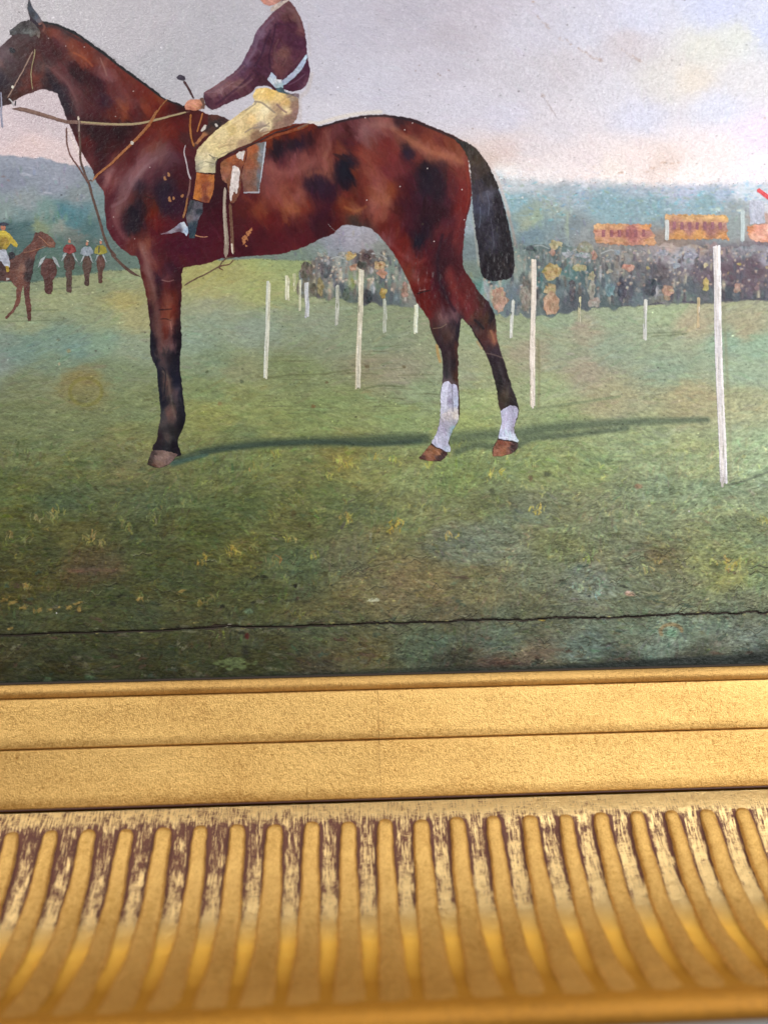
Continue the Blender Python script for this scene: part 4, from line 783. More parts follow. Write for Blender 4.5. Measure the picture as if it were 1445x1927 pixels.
def emit_posts():
    P_ = '''541,520,541,564,9,c8cab8 554,513,555,546,6,b8bc9c 565,528,564,584,5,b4b8a4 577,531,578,596,9,b8bcc4 635,536,634,612,8,a8aeac 724,563,724,624,8,a8b0a8 783,573,782,626,9,c4cabc 965,564,961,635,7,b8bec0 1090,560,1089,606,5,b8b8a0 1214,564,1212,640,8,c8ccd0 1314,558,1313,616,6,bcae98 506,530,500,712,9,c4c8c0 680,506,673,733,12,ccc8ba 1004,487,1001,768,12,d6cecb 1346,462,1360,915,17,cfccd4'''
    words = ['short pale post, leftmost of the small ones', 'short faint post behind the first', 'thin post left of the lilac one', 'small lilac white post at the edge of the crowd', 'thin grey post in front of the left crowd', 'faint grey post left of the hind leg', 'white post touching the near hind leg', 'small white post right of the far hock', 'very thin post in the middle of the right crowd', 'small post between the two tall right posts', 'short buff post beside the tallest', 'tall slim white post nearest the forelegs', 'tall white post under the belly', 'tall white post right of the tail', 'tallest and thickest white post near the right edge']
    for i, q in enumerate(P_.split()):
        a = q.split(','); x0, y0, x1, y1, w = map(float, a[:5]); mid = ((x0+x1)/2+0.15*w*math.sin(i), (y0+y1)/2)
        big = w > 8; n = 9; t = np.linspace(0, 1, n)[:, None]; pp = np.array([[x0, y0+w/6]])*(1-t)+np.array([[x1, y1]])*t; pp[:, 0] += np.sin(t[:, 0]*7+i)*w*0.06
        d = Paint(min(x0, x1)-w, y0-4, max(x0, x1)+w, y1+6, 0.5); rg = np.random.default_rng(200+i); base = hexc(a[5]); d.c[:] = base*0.93
        nb_ = 5 if w > 11 else 3 if w > 6 else 2
        for k_ in range(nb_*2):
            of = ((k_ % nb_)+0.5)/nb_-0.5; t0 = 0.0 if k_ < nb_ else rg.uniform(0, 0.5); t1 = rg.uniform(0.975, 1.0) if k_ < nb_ else rg.uniform(0.6, 1.0)
            tq = np.linspace(t0, t1, 7); q_ = np.stack([np.interp(tq, t[:, 0], pp[:, 0]), np.interp(tq, t[:, 0], pp[:, 1])], 1); q_[:, 0] += of*w*0.72+rg.normal(0, w*0.02, len(q_)); q_[0, 1] += rg.uniform(-1.5, 3); q_[-1, 1] += rg.uniform(-3, 2)
            cc = base+rg.normal(0, 0.035)+np.array([0.02, 0.0, -0.05])*rg.uniform(0, 1.3)
            d.line(q_, w/nb_*1.5, cc, 0.95 if k_ < nb_ else 0.6, 0.3, 0.07, 0.10, taper=0, setmask=k_ < nb_)
        for k_ in range(int((y1-y0)/14)):
            yy = rg.uniform(y0, y1); tt_ = (yy-y0)/(y1-y0); xx = x0+(x1-x0)*tt_+rg.uniform(-.5, .5)*w
            d.line([(xx, yy), (xx+rg.normal(0, .5), yy+rg.uniform(4, 26))], rg.uniform(0.7, 1.5), hexc('8c8a78') if k_ % 3 else hexc('efe9e4'), 0.55, 0.6, 0.0, 0.05)
        d.c += (fbm(d.X, d.Y, 2.2, 16, 90+i, 3)*0.07)[..., None]
        cut_ = fbm(d.X, d.Y, 2.0, 30, 95+i, 2) > (1.2 if big else 0.85)
        o = film('painted_post', d, d.m & ~cut_, 0.2, painting, M_PAINT, 0.6 if big else 1.0)
        o['label'] = words[i]
# ---------------- the string of far riders on the left
def emit_riders():
    f = lambda s: 'F '+s
    r1 = quick('painted_horse', f('515,862 500,895 470,900 430,892 400,885 365,905 335,950 312,1040 300,1130 280,1200 275,1340 290,1440 288,1560 255,1565 240,1450 225,1350 215,1240 200,1300 188,1395 130,1480 62,1550 48,1530 110,1460 148,1370 152,1260 100,1200 0,1200 -120,1215 -260,1180 -280,1050 -200,990 0,990 100,990 180,950 240,890 300,830 322,750 345,760 370,742 430,770 490,820'), '6a3428', 0.14, painting, 0.8, 0.05, 1.3, 60, samples=f('450,850,75402c 400,800,6a3428 340,780,5c2c24 330,860,6c3428 260,900,6a382c 300,930,6a3024 200,1000,603228 150,1050,5c2c24 200,1080,8a5844 190,1150,804634 260,1050,3c2024 260,1150,301a1e 120,1150,6a3426 180,1250,7a4030 240,1300,5c241e 170,1380,7a3c2c 100,1490,6c3426 260,1440,62281e 265,1540,5c2820 0,1050,402422 0,1150,4a2420 -150,1100,4a2620'), sat=0.72)
    r1['label'] = 'bay horse facing right in the middle distance'
    stroke('painted_bridle', f('350,790 400,830 440,870 480,885'), 2.2, '9c6a50', 0.24, r1); stroke('painted_reins', f('215,945 290,930 370,905 430,885'), 2.2, '9c7058', 0.24, r1)
    j = quick('painted_jockey', f('0,742 60,742 90,765 120,800 168,862 160,895 125,885 100,860 70,915 0,920 -80,915 -120,850 -100,770 -50,745'), 'a48c28', 0.20, painting, 0.8, 0.05, 1.2, 50, samples=f('0,770,b09c30 40,760,c4ac38 90,800,b09a30 140,860,bca43c 50,830,947830 0,860,8c7428 60,890,a48c30 0,900,6c5c2c -60,850,9c882c'), lines=[('F 0,778 60,775 90,800', 2.6, 'cdb848'), ('F 100,870 60,915', 1.6, '5a4c24')])
    j['label'] = 'rider in a yellow jacket on the bay horse'
    quick('painted_head', f('8,695 50,695 62,715 55,740 25,745 8,725'), 'b87458', 0.24, j, 0.5); quick('painted_cap', f('0,672 35,662 80,675 92,688 60,700 5,702 -10,690'), '24283a', 0.28, j, 0.5)
    quick('painted_breeches', f('-20,915 60,910 75,960 100,1020 95,1080 50,1075 20,1030 -30,1000'), 'a8acb8', 0.24, j, 0.7, 0.08, 1.2, 20); quick('painted_boot', f('50,1060 90,1065 88,1115 62,1120'), 'a88c30', 0.28, j, 0.5)
    quick('painted_saddle', f('80,940 120,930 150,960 140,990 100,1010 80,980'), '1e1c24', 0.22, r1, 0.6); quick('painted_stirrup', f('60,1165 95,1170 92,1190 60,1195'), 'a8a4a4', 0.26, r1, 0.4)
    data = [(447, 1090, 78, 105, 1320, '4e2c28', None, None, 'riderless looking rear view of a horse with a white cloth'),
            (632, 1030, 55, 90, 1310, '4a342e', '7c2c2c', 'a4a49c', 'rear view horse with a rider in red'),
            (792, 1050, 46, 85, 1250, '4c362e', '8a949e', 'b8ac9c', 'rear view horse with a rider in pale blue grey'),
            (915, 1040, 42, 80, 1225, '56382f', '8c8430', 'a8b0b0', 'rear view horse with a rider in yellow and dark stripes')]
    for i, (x, y, rx, ry, yb, hh, jc, cap, lb) in enumerate(data):
        pts = f(' '.join('%d,%d' % (x+rx*dx, y+ry*dy) for dx, dy in [(-.35, -.95), (.35, -.95), (.85, -.5), (1, .1), (.85, .6), (.5, .9)])+' %d,%d %d,%d %d,%d %d,%d %d,%d' % (x+rx*.45, yb-20, x+rx*.25, yb, x-rx*.3, yb-5, x-rx*.5, yb-15, x-rx*.6, y+ry*.9)+' '+' '.join('%d,%d' % (x+rx*dx, y+ry*dy) for dx, dy in [(-.9, .5), (-1, -.1), (-.8, -.6)]))
        h_ = quick('painted_horse', pts, hh, 0.12, painting, 1.0, 0.07, 1.5, 30, seed=60+i); h_['label'] = lb
        for sx_ in (-1, 1):
            quick('painted_cloth', f('%d,%d %d,%d %d,%d %d,%d' % (x+sx_*rx*.15, y-ry*1.25, x+sx_*rx*.9, y-ry*.9, x+sx_*rx*1.5, y+ry*.1, x+sx_*rx*.85, y-ry*.35)), '98a0a2', 0.18, h_, 1.0, 0.1, 1.2 if sx_ > 0 else 1.9, 16, seed=i)
        if jc:
            jk = quick('painted_jockey', f(' '.join('%d,%d' % (x+a_, y+b_) for a_, b_ in [(-28, -165), (28, -168), (50, -152), (64, -98), (34, -84), (0, -72), (-32, -84), (-62, -92), (-54, -142)])), jc, 0.20, painting, 0.8, 0.07, 1.3, 20, seed=70+i)
            jk['label'] = {'7c2c2c': 'far rider in a red jacket', '8a949e': 'far rider in a pale blue grey jacket', '8c8430': 'far rider in a yellow jacket'}[jc]
            quick('painted_head', f('%d,%d %d,%d %d,%d %d,%d' % (x-14, y-205, x+14, y-205, x+12, y-172, x-12, y-172)), 'b87c64', 0.24, jk, 0.5); quick('painted_cap', f('%d,%d %d,%d %d,%d %d,%d' % (x-18, y-215, x, y-228, x+20, y-212, x+14, y-200)), cap, 0.28, jk, 0.5)
            if i == 3: stroke('painted_stripe', f('%d,%d %d,%d' % (x-12, y-160, x-15, y-90)), 2.6, '28304a', 0.25, jk)
# ---------------- the bay racehorse
HO = P('''A -140,790 -190,700 -150,560 -80,430 0,355 60,300 90,265 75,235 110,205 150,175 220,152 218,120 206,60 222,-14 250,55 290,105 325,155 345,160 430,175 500,203 600,253 700,325 800,395 900,478 1000,553 1100,623 1200,700 1250,742 1330,768 1400,797 B 200,780 370,860 450,868 530,910 700,940 1130,930
C 0,400 100,373 200,348 300,331 400,325 500,334 600,352 700,390 800,430 900,475 960,530 975,680 988,780 988,880 972,950 953,1030 940,1150 930,1260 945,1330 990,1400 1040,1480 1090,1530
E 870,340 905,400 930,480 940,620 960,720 1000,850 1040,980 1080,1110 1115,1200 1135,1270 1138,1330 1120,1400 1095,1480 1110,1530 1135,1590 1125,1660 1060,1710 900,1725 905,1640 945,1560 965,1480 978,1400 968,1320 945,1250 935,1150 910,1040 880,930 850,840 820,770 770,690 720,610 700,560 655,520 625,480 615,520 612,560 600,640 590,740 592,850 590,950 592,1060 600,1150 605,1280 600,1370 575,1440 530,1510 505,1580 520,1670 490,1700 430,1775 240,1755 250,1720 330,1620 350,1590 385,1530 410,1450 420,1380 425,1280 425,1150 440,1080 445,980 440,850 420,760 380,690 345,610 325,540 310,480 240,380 200,310 165,230 130,140 90,60
C 500,1260 460,1200 400,1130 350,1080 310,1060 250,1055 180,1045 140,1060 90,1105 0,1140 B 1100,1868 1000,1898 920,1922
D 1204,248 1050,262 930,272 900,290 800,318 680,335 658,360 655,470 655,560 645,700 650,780 655,900 645,980 640,1090 655,1200 665,1300 680,1410 682,1490 650,1580 625,1640 640,1700 650,1750 600,1770 560,1820 480,1850 390,1820 430,1730 425,1690 460,1640 475,1540 490,1430 480,1330 465,1200 460,1100 425,1020 410,960 410,800 400,690 385,560 360,460 340,390 320,262 270,247 200,200 150,150 110,90 80,30
A 800,1680 790,1600 788,1480 760,1420 720,1360 700,1290 640,1190 600,1120 570,1050 540,970 510,920 490,860 460,780 430,710 380,690 320,680 250,700 180,725 110,765 90,790 30,800 0,815 -90,830''')
HS = '''A -130,760,3a2426 -150,640,3a2a30 -80,520,4c3a40 -60,700,3a2020 30,420,544850 40,400,54484f 60,480,4a3a40 10,470,64504f 150,330,46302f 110,310,4a3436 200,250,4a4246 150,220,4e4a4c 250,330,482828 230,290,4a3a38 60,550,463634 120,600,3f2428 150,500,442c2e 200,620,58281f 270,600,6a2d20 300,640,542420 60,640,301f28 20,600,281e2e 120,720,462218 60,780,381c1c 290,430,542824 340,400,461c20 290,180,2a2430 330,220,5a3028 380,250,66301f 420,250,74362a 470,300,68383a 510,270,4a2c2c 380,330,481e22 430,400,401a1e 330,500,4a3c3a 350,480,4f4040 380,600,281a24 330,600,442424 340,660,361c20 400,660,2a1c28 430,540,643432 450,620,3a1c22 470,580,5a3034 480,700,30202a 440,690,2c2430 500,800,28202a 520,600,5a3436 560,700,623636 590,800,50302f 560,560,280e16 530,440,663a32 500,400,4c2024 560,400,84422a 600,340,642620 560,320,7a3822 600,420,86402a 650,460,843c1f 700,480,5a1e20 620,560,32101a 560,500,3a141c 680,420,742f20 760,400,562c2c 740,440,6c3428 780,480,8a5040 770,520,6c3c3c 820,580,724448 800,540,74484a 850,500,66261e 950,560,6a2a20 700,600,36101a 760,650,3c121e 700,700,482022 780,760,36182a 850,680,602826 900,760,663636 950,820,844024 930,880,6a3020 870,830,66281c 1050,720,6a261e 1150,760,722818 1100,820,84361c 1060,850,502020 1000,850,561c20 1020,780,643030 1200,800,621e16 1220,750,7a3a1c 1300,820,501614 1350,800,38181a 700,850,4a1e24 650,800,522426 700,1000,2a0c14 800,1030,34101a 900,1000,260a12 950,960,220c14 1000,1000,46181a 850,1100,401316 750,1150,34101a 650,1080,551a1a 620,1000,442222 580,950,3a1c22 550,970,40181c 680,1200,643030 640,1150,481a1e 750,1250,38101a 700,1250,5c2828 600,1080,60201c
1000,1200,561c1e 900,1200,5c2a24 900,1280,663032 820,1340,845456 800,1380,845052 800,1450,743030 770,1370,4a1c22 1100,1050,662019 1200,980,742e20 1180,940,602014 1150,1120,763e34 1200,1140,68423e 1200,1180,664044 1100,1230,74505a 1060,1270,765458 1030,1330,745058 1000,1380,70505a 960,1420,66464c 950,1480,6c4448 920,1530,6e4a4a 880,1590,7a4c48 870,1640,6c3a3c 1300,1000,6a2218 1350,960,5c1c18 1350,1100,561c1e 1400,1050,4a2424 1300,1200,52303a 1200,1300,502a32 1140,1260,5c303a 1100,1350,562a32 1350,1300,461a22 1300,1380,38202a 1250,1420,281a26 1220,1460,2a1a2a 1050,1420,34202a 1000,1600,1c1522 1060,1540,261826 1100,1520,501f1a 1000,1500,662a22 1040,1480,50221f 950,1650,36161e 940,1560,5c2c24 1050,1700,2a1822 1000,1720,201824 1150,1600,66220f 1200,1680,66181a 1160,1700,581818 1300,1550,36182a 1350,1500,36182a 1380,1400,461a20 1240,1560,2c1828 850,1500,52202a 820,1620,501a24 840,1750,561a26 880,1700,643438 930,1780,643036 900,1850,561a26 820,1550,4e1c26 1000,1850,662a24 1100,1850,7e3c28 1080,1900,8a5444 1200,1800,541622 1300,1850,4c1426 1050,1780,562220 1400,1900,481228 1300,1750,541822
B 450,1350,401c1c 450,1450,3a1a20 450,1600,44121f 350,1650,44141f 400,1550,3a141f 380,1800,4c1424 100,1850,4c1226 200,1900,4e1426 150,1820,4a1426 450,1850,501622 620,1600,541e1c 600,1700,4c1c20 680,1500,5a2424 720,1520,501a1c 750,1550,7e3c28 760,1600,74341f 700,1700,561a20 850,1000,843616 830,1050,7a3018 1000,1000,742c14 950,1030,50201c 1130,960,6c2a1c 900,1100,281a24 880,1150,261a24 1050,1080,28182a 980,1100,241a24 900,1180,281a24 1150,1050,341a20 1180,1000,4c1f1c 1000,1200,703a3c 930,1210,5a2a30 1100,1200,80443c 1160,1140,602a28 1200,1050,642c28 1270,1000,7e4c42 1240,1090,743c34 1300,1060,542828 1350,980,643234 1350,1060,542828 1400,1080,38181e 850,1250,80423e 830,1350,703a38 900,1330,844238 900,1250,6e3434 1000,1300,80403a 1100,1280,723e34 1200,1200,703834 1250,1230,824a3e 1300,1180,7a3c32 1290,1280,7a4434 1350,1250,36222e 1380,1200,241c2a 1400,1300,1e172a 1440,1250,1c182a 1420,1380,2e1a26 950,1450,84422f 850,1450,7a3c36 1050,1480,84463a 1000,1400,6c2e26 1150,1400,34202c 1200,1380,2e1e2c 1250,1430,36182a 1200,1470,3c1c2a 1000,1580,94502f 960,1540,94502f 900,1550,843a2a 950,1620,84401f 1100,1560,742f20 1180,1530,4c2026 1250,1550,461a24 1300,1500,381828 1300,1620,501c1e 1230,1620,3c1624 850,1650,5c1a1a 900,1650,5a1c1e 1000,1720,48181e 1200,1720,36141e 1100,1780,561a20 900,1800,54181e 1000,1860,5a1c22 800,1900,561a22 650,1850,44141f 750,1780,4c1820 1350,1700,561c16 1400,1600,6c2a18 1400,1550,74301c 1420,1460,6c2820
C 50,450,642824 80,500,642a2c 40,400,4a1c1c 130,560,844026 110,620,5a2420 170,700,15141f 140,680,1a1624 200,740,161624 170,640,1a1622 180,780,1e1824 50,620,844830 20,600,7a4030 30,850,301626 70,800,2e1624 80,1000,36121e 30,950,3a1222 120,950,5a2018 150,900,743820 200,880,602a1c 230,950,84482c 170,960,743c22 230,1010,3c302c 300,1050,40302c 230,700,74341f 235,820,5c281c 200,500,562226 180,440,441e1e 150,480,5c302c 230,400,643438 300,430,765254 270,480,70464a 400,390,845850 350,400,744c4c 450,380,84504a 350,500,723830 450,430,7a4038 430,500,722622 400,460,6a3a3a 250,560,6e2a20 300,600,843c2c 350,700,843f2f 400,620,723028 350,620,7c3428 450,700,6c2a2c 480,620,742c2c 400,800,90503a 370,760,844038 440,880,94583c 480,820,743018 350,900,8c5040 380,960,844234 420,980,84442f 300,850,64281f 290,750,682a20 280,900,582420 300,1000,5a2820 310,960,743a30 470,1000,642624 500,940,4c1e1c 550,480,86503c 620,520,90583c 560,440,6c2c24 640,440,5c2824 520,380,3a2428 700,560,945c40 800,600,965a3c 760,560,904c2c 900,620,8e5034 850,590,96543a 930,650,804030 700,500,7e3824 780,510,6c3028 850,520,743824 880,560,7e4026 570,570,281c2c 560,530,3c2428 590,600,2c2030 500,560,742f28 520,680,662a2c 560,640,5c2628 600,650,562426 640,620,6e3028 680,680,261a22 650,760,2c1c26 700,720,1e1824 760,700,2e202a 800,660,42262a 700,800,281c28 780,850,2a1c26 800,760,2e1f28 560,800,48181f 600,760,441a24 520,900,3e1822 490,860,5c221a 600,950,3e1824 650,880,3a1a26 700,950,341822 750,1000,301820 700,1040,2a1622 800,950,34181f 650,1100,2c1622 600,1080,3a1824 560,1050,481822 500,1060,601f1a 850,750,5e2626 860,820,52222a 930,700,743024 900,680,6c2f2a 880,850,642626 830,900,44202a 940,850,6c2420 950,780,6e2824 900,1000,622628 840,1020,4e202a 920,940,681f1a 850,1100,562224 820,1180,401c26 900,1180,5e2626 900,1100,5c2428 780,1100,562226 720,1160,4c2024 650,1170,1c1724 660,1120,241826 550,1150,661f18 450,1100,66241f 430,1060,5c1f18 450,1140,744044 500,1200,681f1c 530,1230,76281f 570,1260,6c3030 570,1300,68241a 650,1280,641f18 620,1360,743c38 580,1370,68301c 650,1330,58201c 730,1300,541a1f 700,1220,4c1822 780,1380,30171f 760,1280,341822 800,1280,381a22 870,1320,461c22 830,1230,441c24 860,1450,6a2824 840,1380,6a2a28 700,1420,621b18 650,1430,642018 650,1480,5a1e1b 620,1440,6c1f18 750,1500,561b1e 760,1430,4a1824 820,1500,3a1820 800,1450,341822 950,1450,5e2422 900,1400,561f22 900,1550,682222 1000,1550,642626 1050,1540,3c242a 950,1620,602622 750,1580,561b1a 700,1560,641f18 830,1580,461c20
E 450,490,66585a 430,470,6c5a5c 540,450,6a545a 520,430,58404a 400,480,562a2a 330,430,641f1c 370,520,4c2828 550,520,36282f 590,480,38282e 400,600,3a2626 370,580,48302a 500,630,564038 450,600,4a3834 570,600,28222a 600,560,2a242c 450,660,46302a 400,680,38262a 500,750,3a2a2e 550,700,30262c 460,850,33282a 440,760,34262a 560,800,3a2626 580,740,503028 520,900,2f262a 500,1000,363438 560,980,38241f 580,1000,50301f 500,1040,585a5e 850,350,3f262a 900,420,281f24 800,330,54321f 830,300,34242a 900,500,241f24 780,450,5c3a2c 750,400,50262a 660,450,68242a 700,400,6a262a 720,470,744834 780,520,281c1e 750,500,3a201f 850,500,48301f 850,440,4a302a 850,600,4a2a26 820,560,503430 890,640,8a5c40 900,690,8a583a 720,560,46363a 760,590,54403a 800,650,482824 840,680,4a2a2a 880,720,3a2a30 930,800,40323a 920,740,34262e 900,860,2a2024 950,950,30282c 920,920,302628 980,1050,282224 1020,1020,2c2424 1020,1150,544a3a 1010,1170,54463a 1000,1200,38301f 970,1130,2c2424 1080,1180,2c2428 1060,1100,2c2426 970,1270,443430 1080,1260,2a2428 1040,1230,3a302a
D 370,200,7c4c40 350,180,7c4838 350,300,62302f 330,230,54242a 420,280,744640 400,240,7c5048 460,320,7c3e34 480,300,5c2424 330,300,541b20 350,400,561f1c 400,380,6c4a46 390,320,6e4440 500,250,46181f 440,220,4c1a26 560,330,3c1828 620,300,4c1828 660,280,521a1f 480,420,341828 500,370,421a24 550,440,562426 540,420,644044 630,400,36161f 600,480,4a1c20 400,500,72463a 370,520,541c1a 430,560,68443a 540,480,561f20 540,560,68302a 520,540,5c2a24 530,620,743c28 560,600,6a3c2c 600,560,642618 635,600,2c141c 600,640,641f16 480,600,421a20 480,520,32161f 450,700,583a36 440,640,4c342f 410,650,34141c 410,750,2a161f 540,700,84462f 520,690,703424 610,700,60261a 640,720,1e141e 570,780,84504a 570,740,7c4638 530,800,64281c 520,860,5c221a 600,790,341a1f 480,840,644c46 470,780,583a36 570,920,6c5454 560,880,6e4e4c 430,900,1c1722 420,840,20161f 620,850,1c141f 590,850,2a1a20 640,950,1a141c 500,940,624c4a 470,980,4e403f 500,1030,544646 540,980,2a2428 560,1020,282428 600,1050,1c1a26 620,1000,1c1822 450,1040,1c1c28 430,960,1a1824 540,1140,443c3c 550,1180,5a483f 500,1200,23202a 480,1150,20202c 610,1200,1a1c2c 590,1140,1e1f2c 560,1280,564842 540,1240,5c4c42 540,1200,5e4e46 510,1350,1c1c28 500,1280,1a1c2a 620,1320,463f44 610,1290,544c54 580,1340,2a262a 650,1400,28262e 650,1300,1a1c28 570,1400,625248 560,1440,62544c 590,1480,544a48 500,1470,464648 510,1510,4e4e4c 500,1430,34383c 660,1480,1c1a22 640,1530,1c1a20 530,1560,2e282a 600,1570,282626 480,1600,32262a 540,1640,504c46 540,1600,4a4644 460,1680,2c242a 590,1680,1c1a20 520,1700,26242a 620,1720,241f24'''
def emit_horse():
    x0, y0 = HO.min(0); x1, y1 = HO.max(0)
    h = Paint(x0-6, y0-6, x1+6, y1+6, 0.8); a, b = S(HS); h.field(a, b, 4.0, 2.4, 3.2, 51)
    m_ = h.poly(smooth(HO, 3), 0.9, 52, 5)
    h.c += (fbm(h.X, h.Y, 9, 9, 53, 3)*0.014)[..., None]
    def dirn(x, y):
        if y > 520: return 1.5
        if y < 260 and x < 300: return 0.95
        if x < 320: return 2.0-(y-300)/220*0.9      # shoulder: strokes follow the round of the muscle
        if x < 640: return 0.9+(x-320)/320*0.5
        return 1.1+0.5*(x-640)/240+0.35*math.sin(y/60)
    dv = np.vectorize(dirn)(h.X[::12, ::12], h.Y[::12, ::12]); dv = np.kron(dv, np.ones((12, 12)))[:h.X.shape[0], :h.X.shape[1]]+fbm(h.X, h.Y, 30, 30, 57, 2)*0.5
    acc = h.c.copy(); wsum = 1.0; ii, jj2 = np.indices(h.X.shape)
    for t_ in (-12, -9, -6, -3, 3, 6, 9, 12):
        yy = np.clip(np.rint(ii+np.sin(dv)*t_/h.step), 0, h.X.shape[0]-1).astype(int); xx = np.clip(np.rint(jj2+np.cos(dv)*t_/h.step), 0, h.X.shape[1]-1).astype(int)
        acc += h.c[yy, xx]; wsum += 1
    h.c = 0.65*acc/wsum+0.35*h.c; lu_ = h.c.mean(-1, keepdims=True); h.c = lu_+(h.c-lu_)*0.84; h.c = (h.c-0.2)*1.14+0.168+np.array([-0.004, -0.004, 0.004]); w_ = np.clip((lu_-0.22)*3.2, 0, 0.5); h.c = h.c*(1-w_)+w_*(lu_*np.array([1.42, 0.80, 0.76])); gh = fbm(h.X+0.3*h.Y, h.Y, 4, 9, 58, 3); h.c = h.c*(1+0.06*gh)[..., None]
    h.brush(4200, 26, 6.0, dirn, 0.012, 0.55, None, 54, 0.008, m_, 0.006)
    h.brush(4200, 20, 2.2, dirn, 0.030, 0.40, None, 55, 0.008, m_, 0.010)
    l = lambda p, w, c, al=0.8, so=0.8: h.line(smooth(P(p), 4, False), w, hexc(c), al, so, 0.01, 0.05, own=m_)
    # mane and the dark line of the neck, highlights and folds
    l('A 340,165 430,185 500,215 600,265 700,340 800,410 900,490 1000,565 1100,635 1200,712 1260,750', (7, 6), '1c2024', 0.95, 0.4)
    l('A 350,195 450,215 540,270 640,320', 5, '30242a', 0.6); l('A 1260,755 1330,778 1400,805', 5, '1e1c20', 0.9)
    l('A 560,400 640,440 700,500', 4, '9a5030', 0.55); l('A 760,440 785,500 810,570', 3, '8a6058', 0.7); l('A 360,500 430,550 520,640 580,760', 5, '6a4444', 0.45)
    l('A 820,1400 812,1500 830,1620 870,1730 930,1830', 6, '4a1822', 0.5); l('A 850,1560 950,1500 1000,1400 1100,1260', 6, '846066', 0.4)
    l('A 1100,1480 1150,1500 1180,1490', 2, '2a1618', 0.8); l('A 310,160 340,200 330,230', 4, '8a5a4c', 0.5)
    l('B 600,960 800,930 1000,925', 3, '4a1a14', 0.6)
    l('C 0,408 100,380 200,356 300,340 400,334 500,345 600,365 700,403 800,443 900,490', 6, '201a20', 0.75, 0.8)
    l('C 480,420 600,500 720,570 850,600 930,640', 9, 'a06446', 0.35, 1.2); l('C 800,1110 770,1250 780,1400 830,1520 880,1600', 6, '281420', 0.6)
    l('C 950,640 965,760 968,860 950,960', 4, '7e3026', 0.5); l('C 640,1488 680,1476 715,1468', 2.2, '1e1216', 0.9); l('C 650,1470 690,1462', 1.6, '8a6a64', 0.7)
    l('E 700,545 720,600 770,670 815,750', 2.6, '161216', 0.9, 0.5); l('E 740,495 780,530 815,570', 5, '1c1418', 0.8, 0.5); l('E 880,590 900,640 915,690', 3.4, '94684c', 0.7); l('E 800,790 900,805 985,835', 2, '6a5852', 0.7); l('E 340,560 345,620 385,690 425,770', 2.4, '1c1618', 0.7)
    l('E 360,570 430,560 480,530', 1.6, '84705c', 0.6); l('D 505,430 550,440 590,430', 2, '84625e', 0.7); l('D 480,655 540,652 575,648', 2.4, '240f12', 0.9); l('D 490,725 530,722 570,735', 2, '2c1414', 0.8); l('D 565,745 575,800', 2, '9c6c60', 0.7)
    l('D 510,1120 545,1160 560,1250 580,1380 600,1460', 4, '6e6056', 0.4); l('D 505,1090 530,1140 520,1300', 2, '161822', 0.7); l('D 420,820 430,960 460,1060 480,1200 500,1350', 4, '181a26', 0.6); l('D 645,640 650,900 635,1050 650,1250 672,1420', 3.5, '17161e', 0.7)
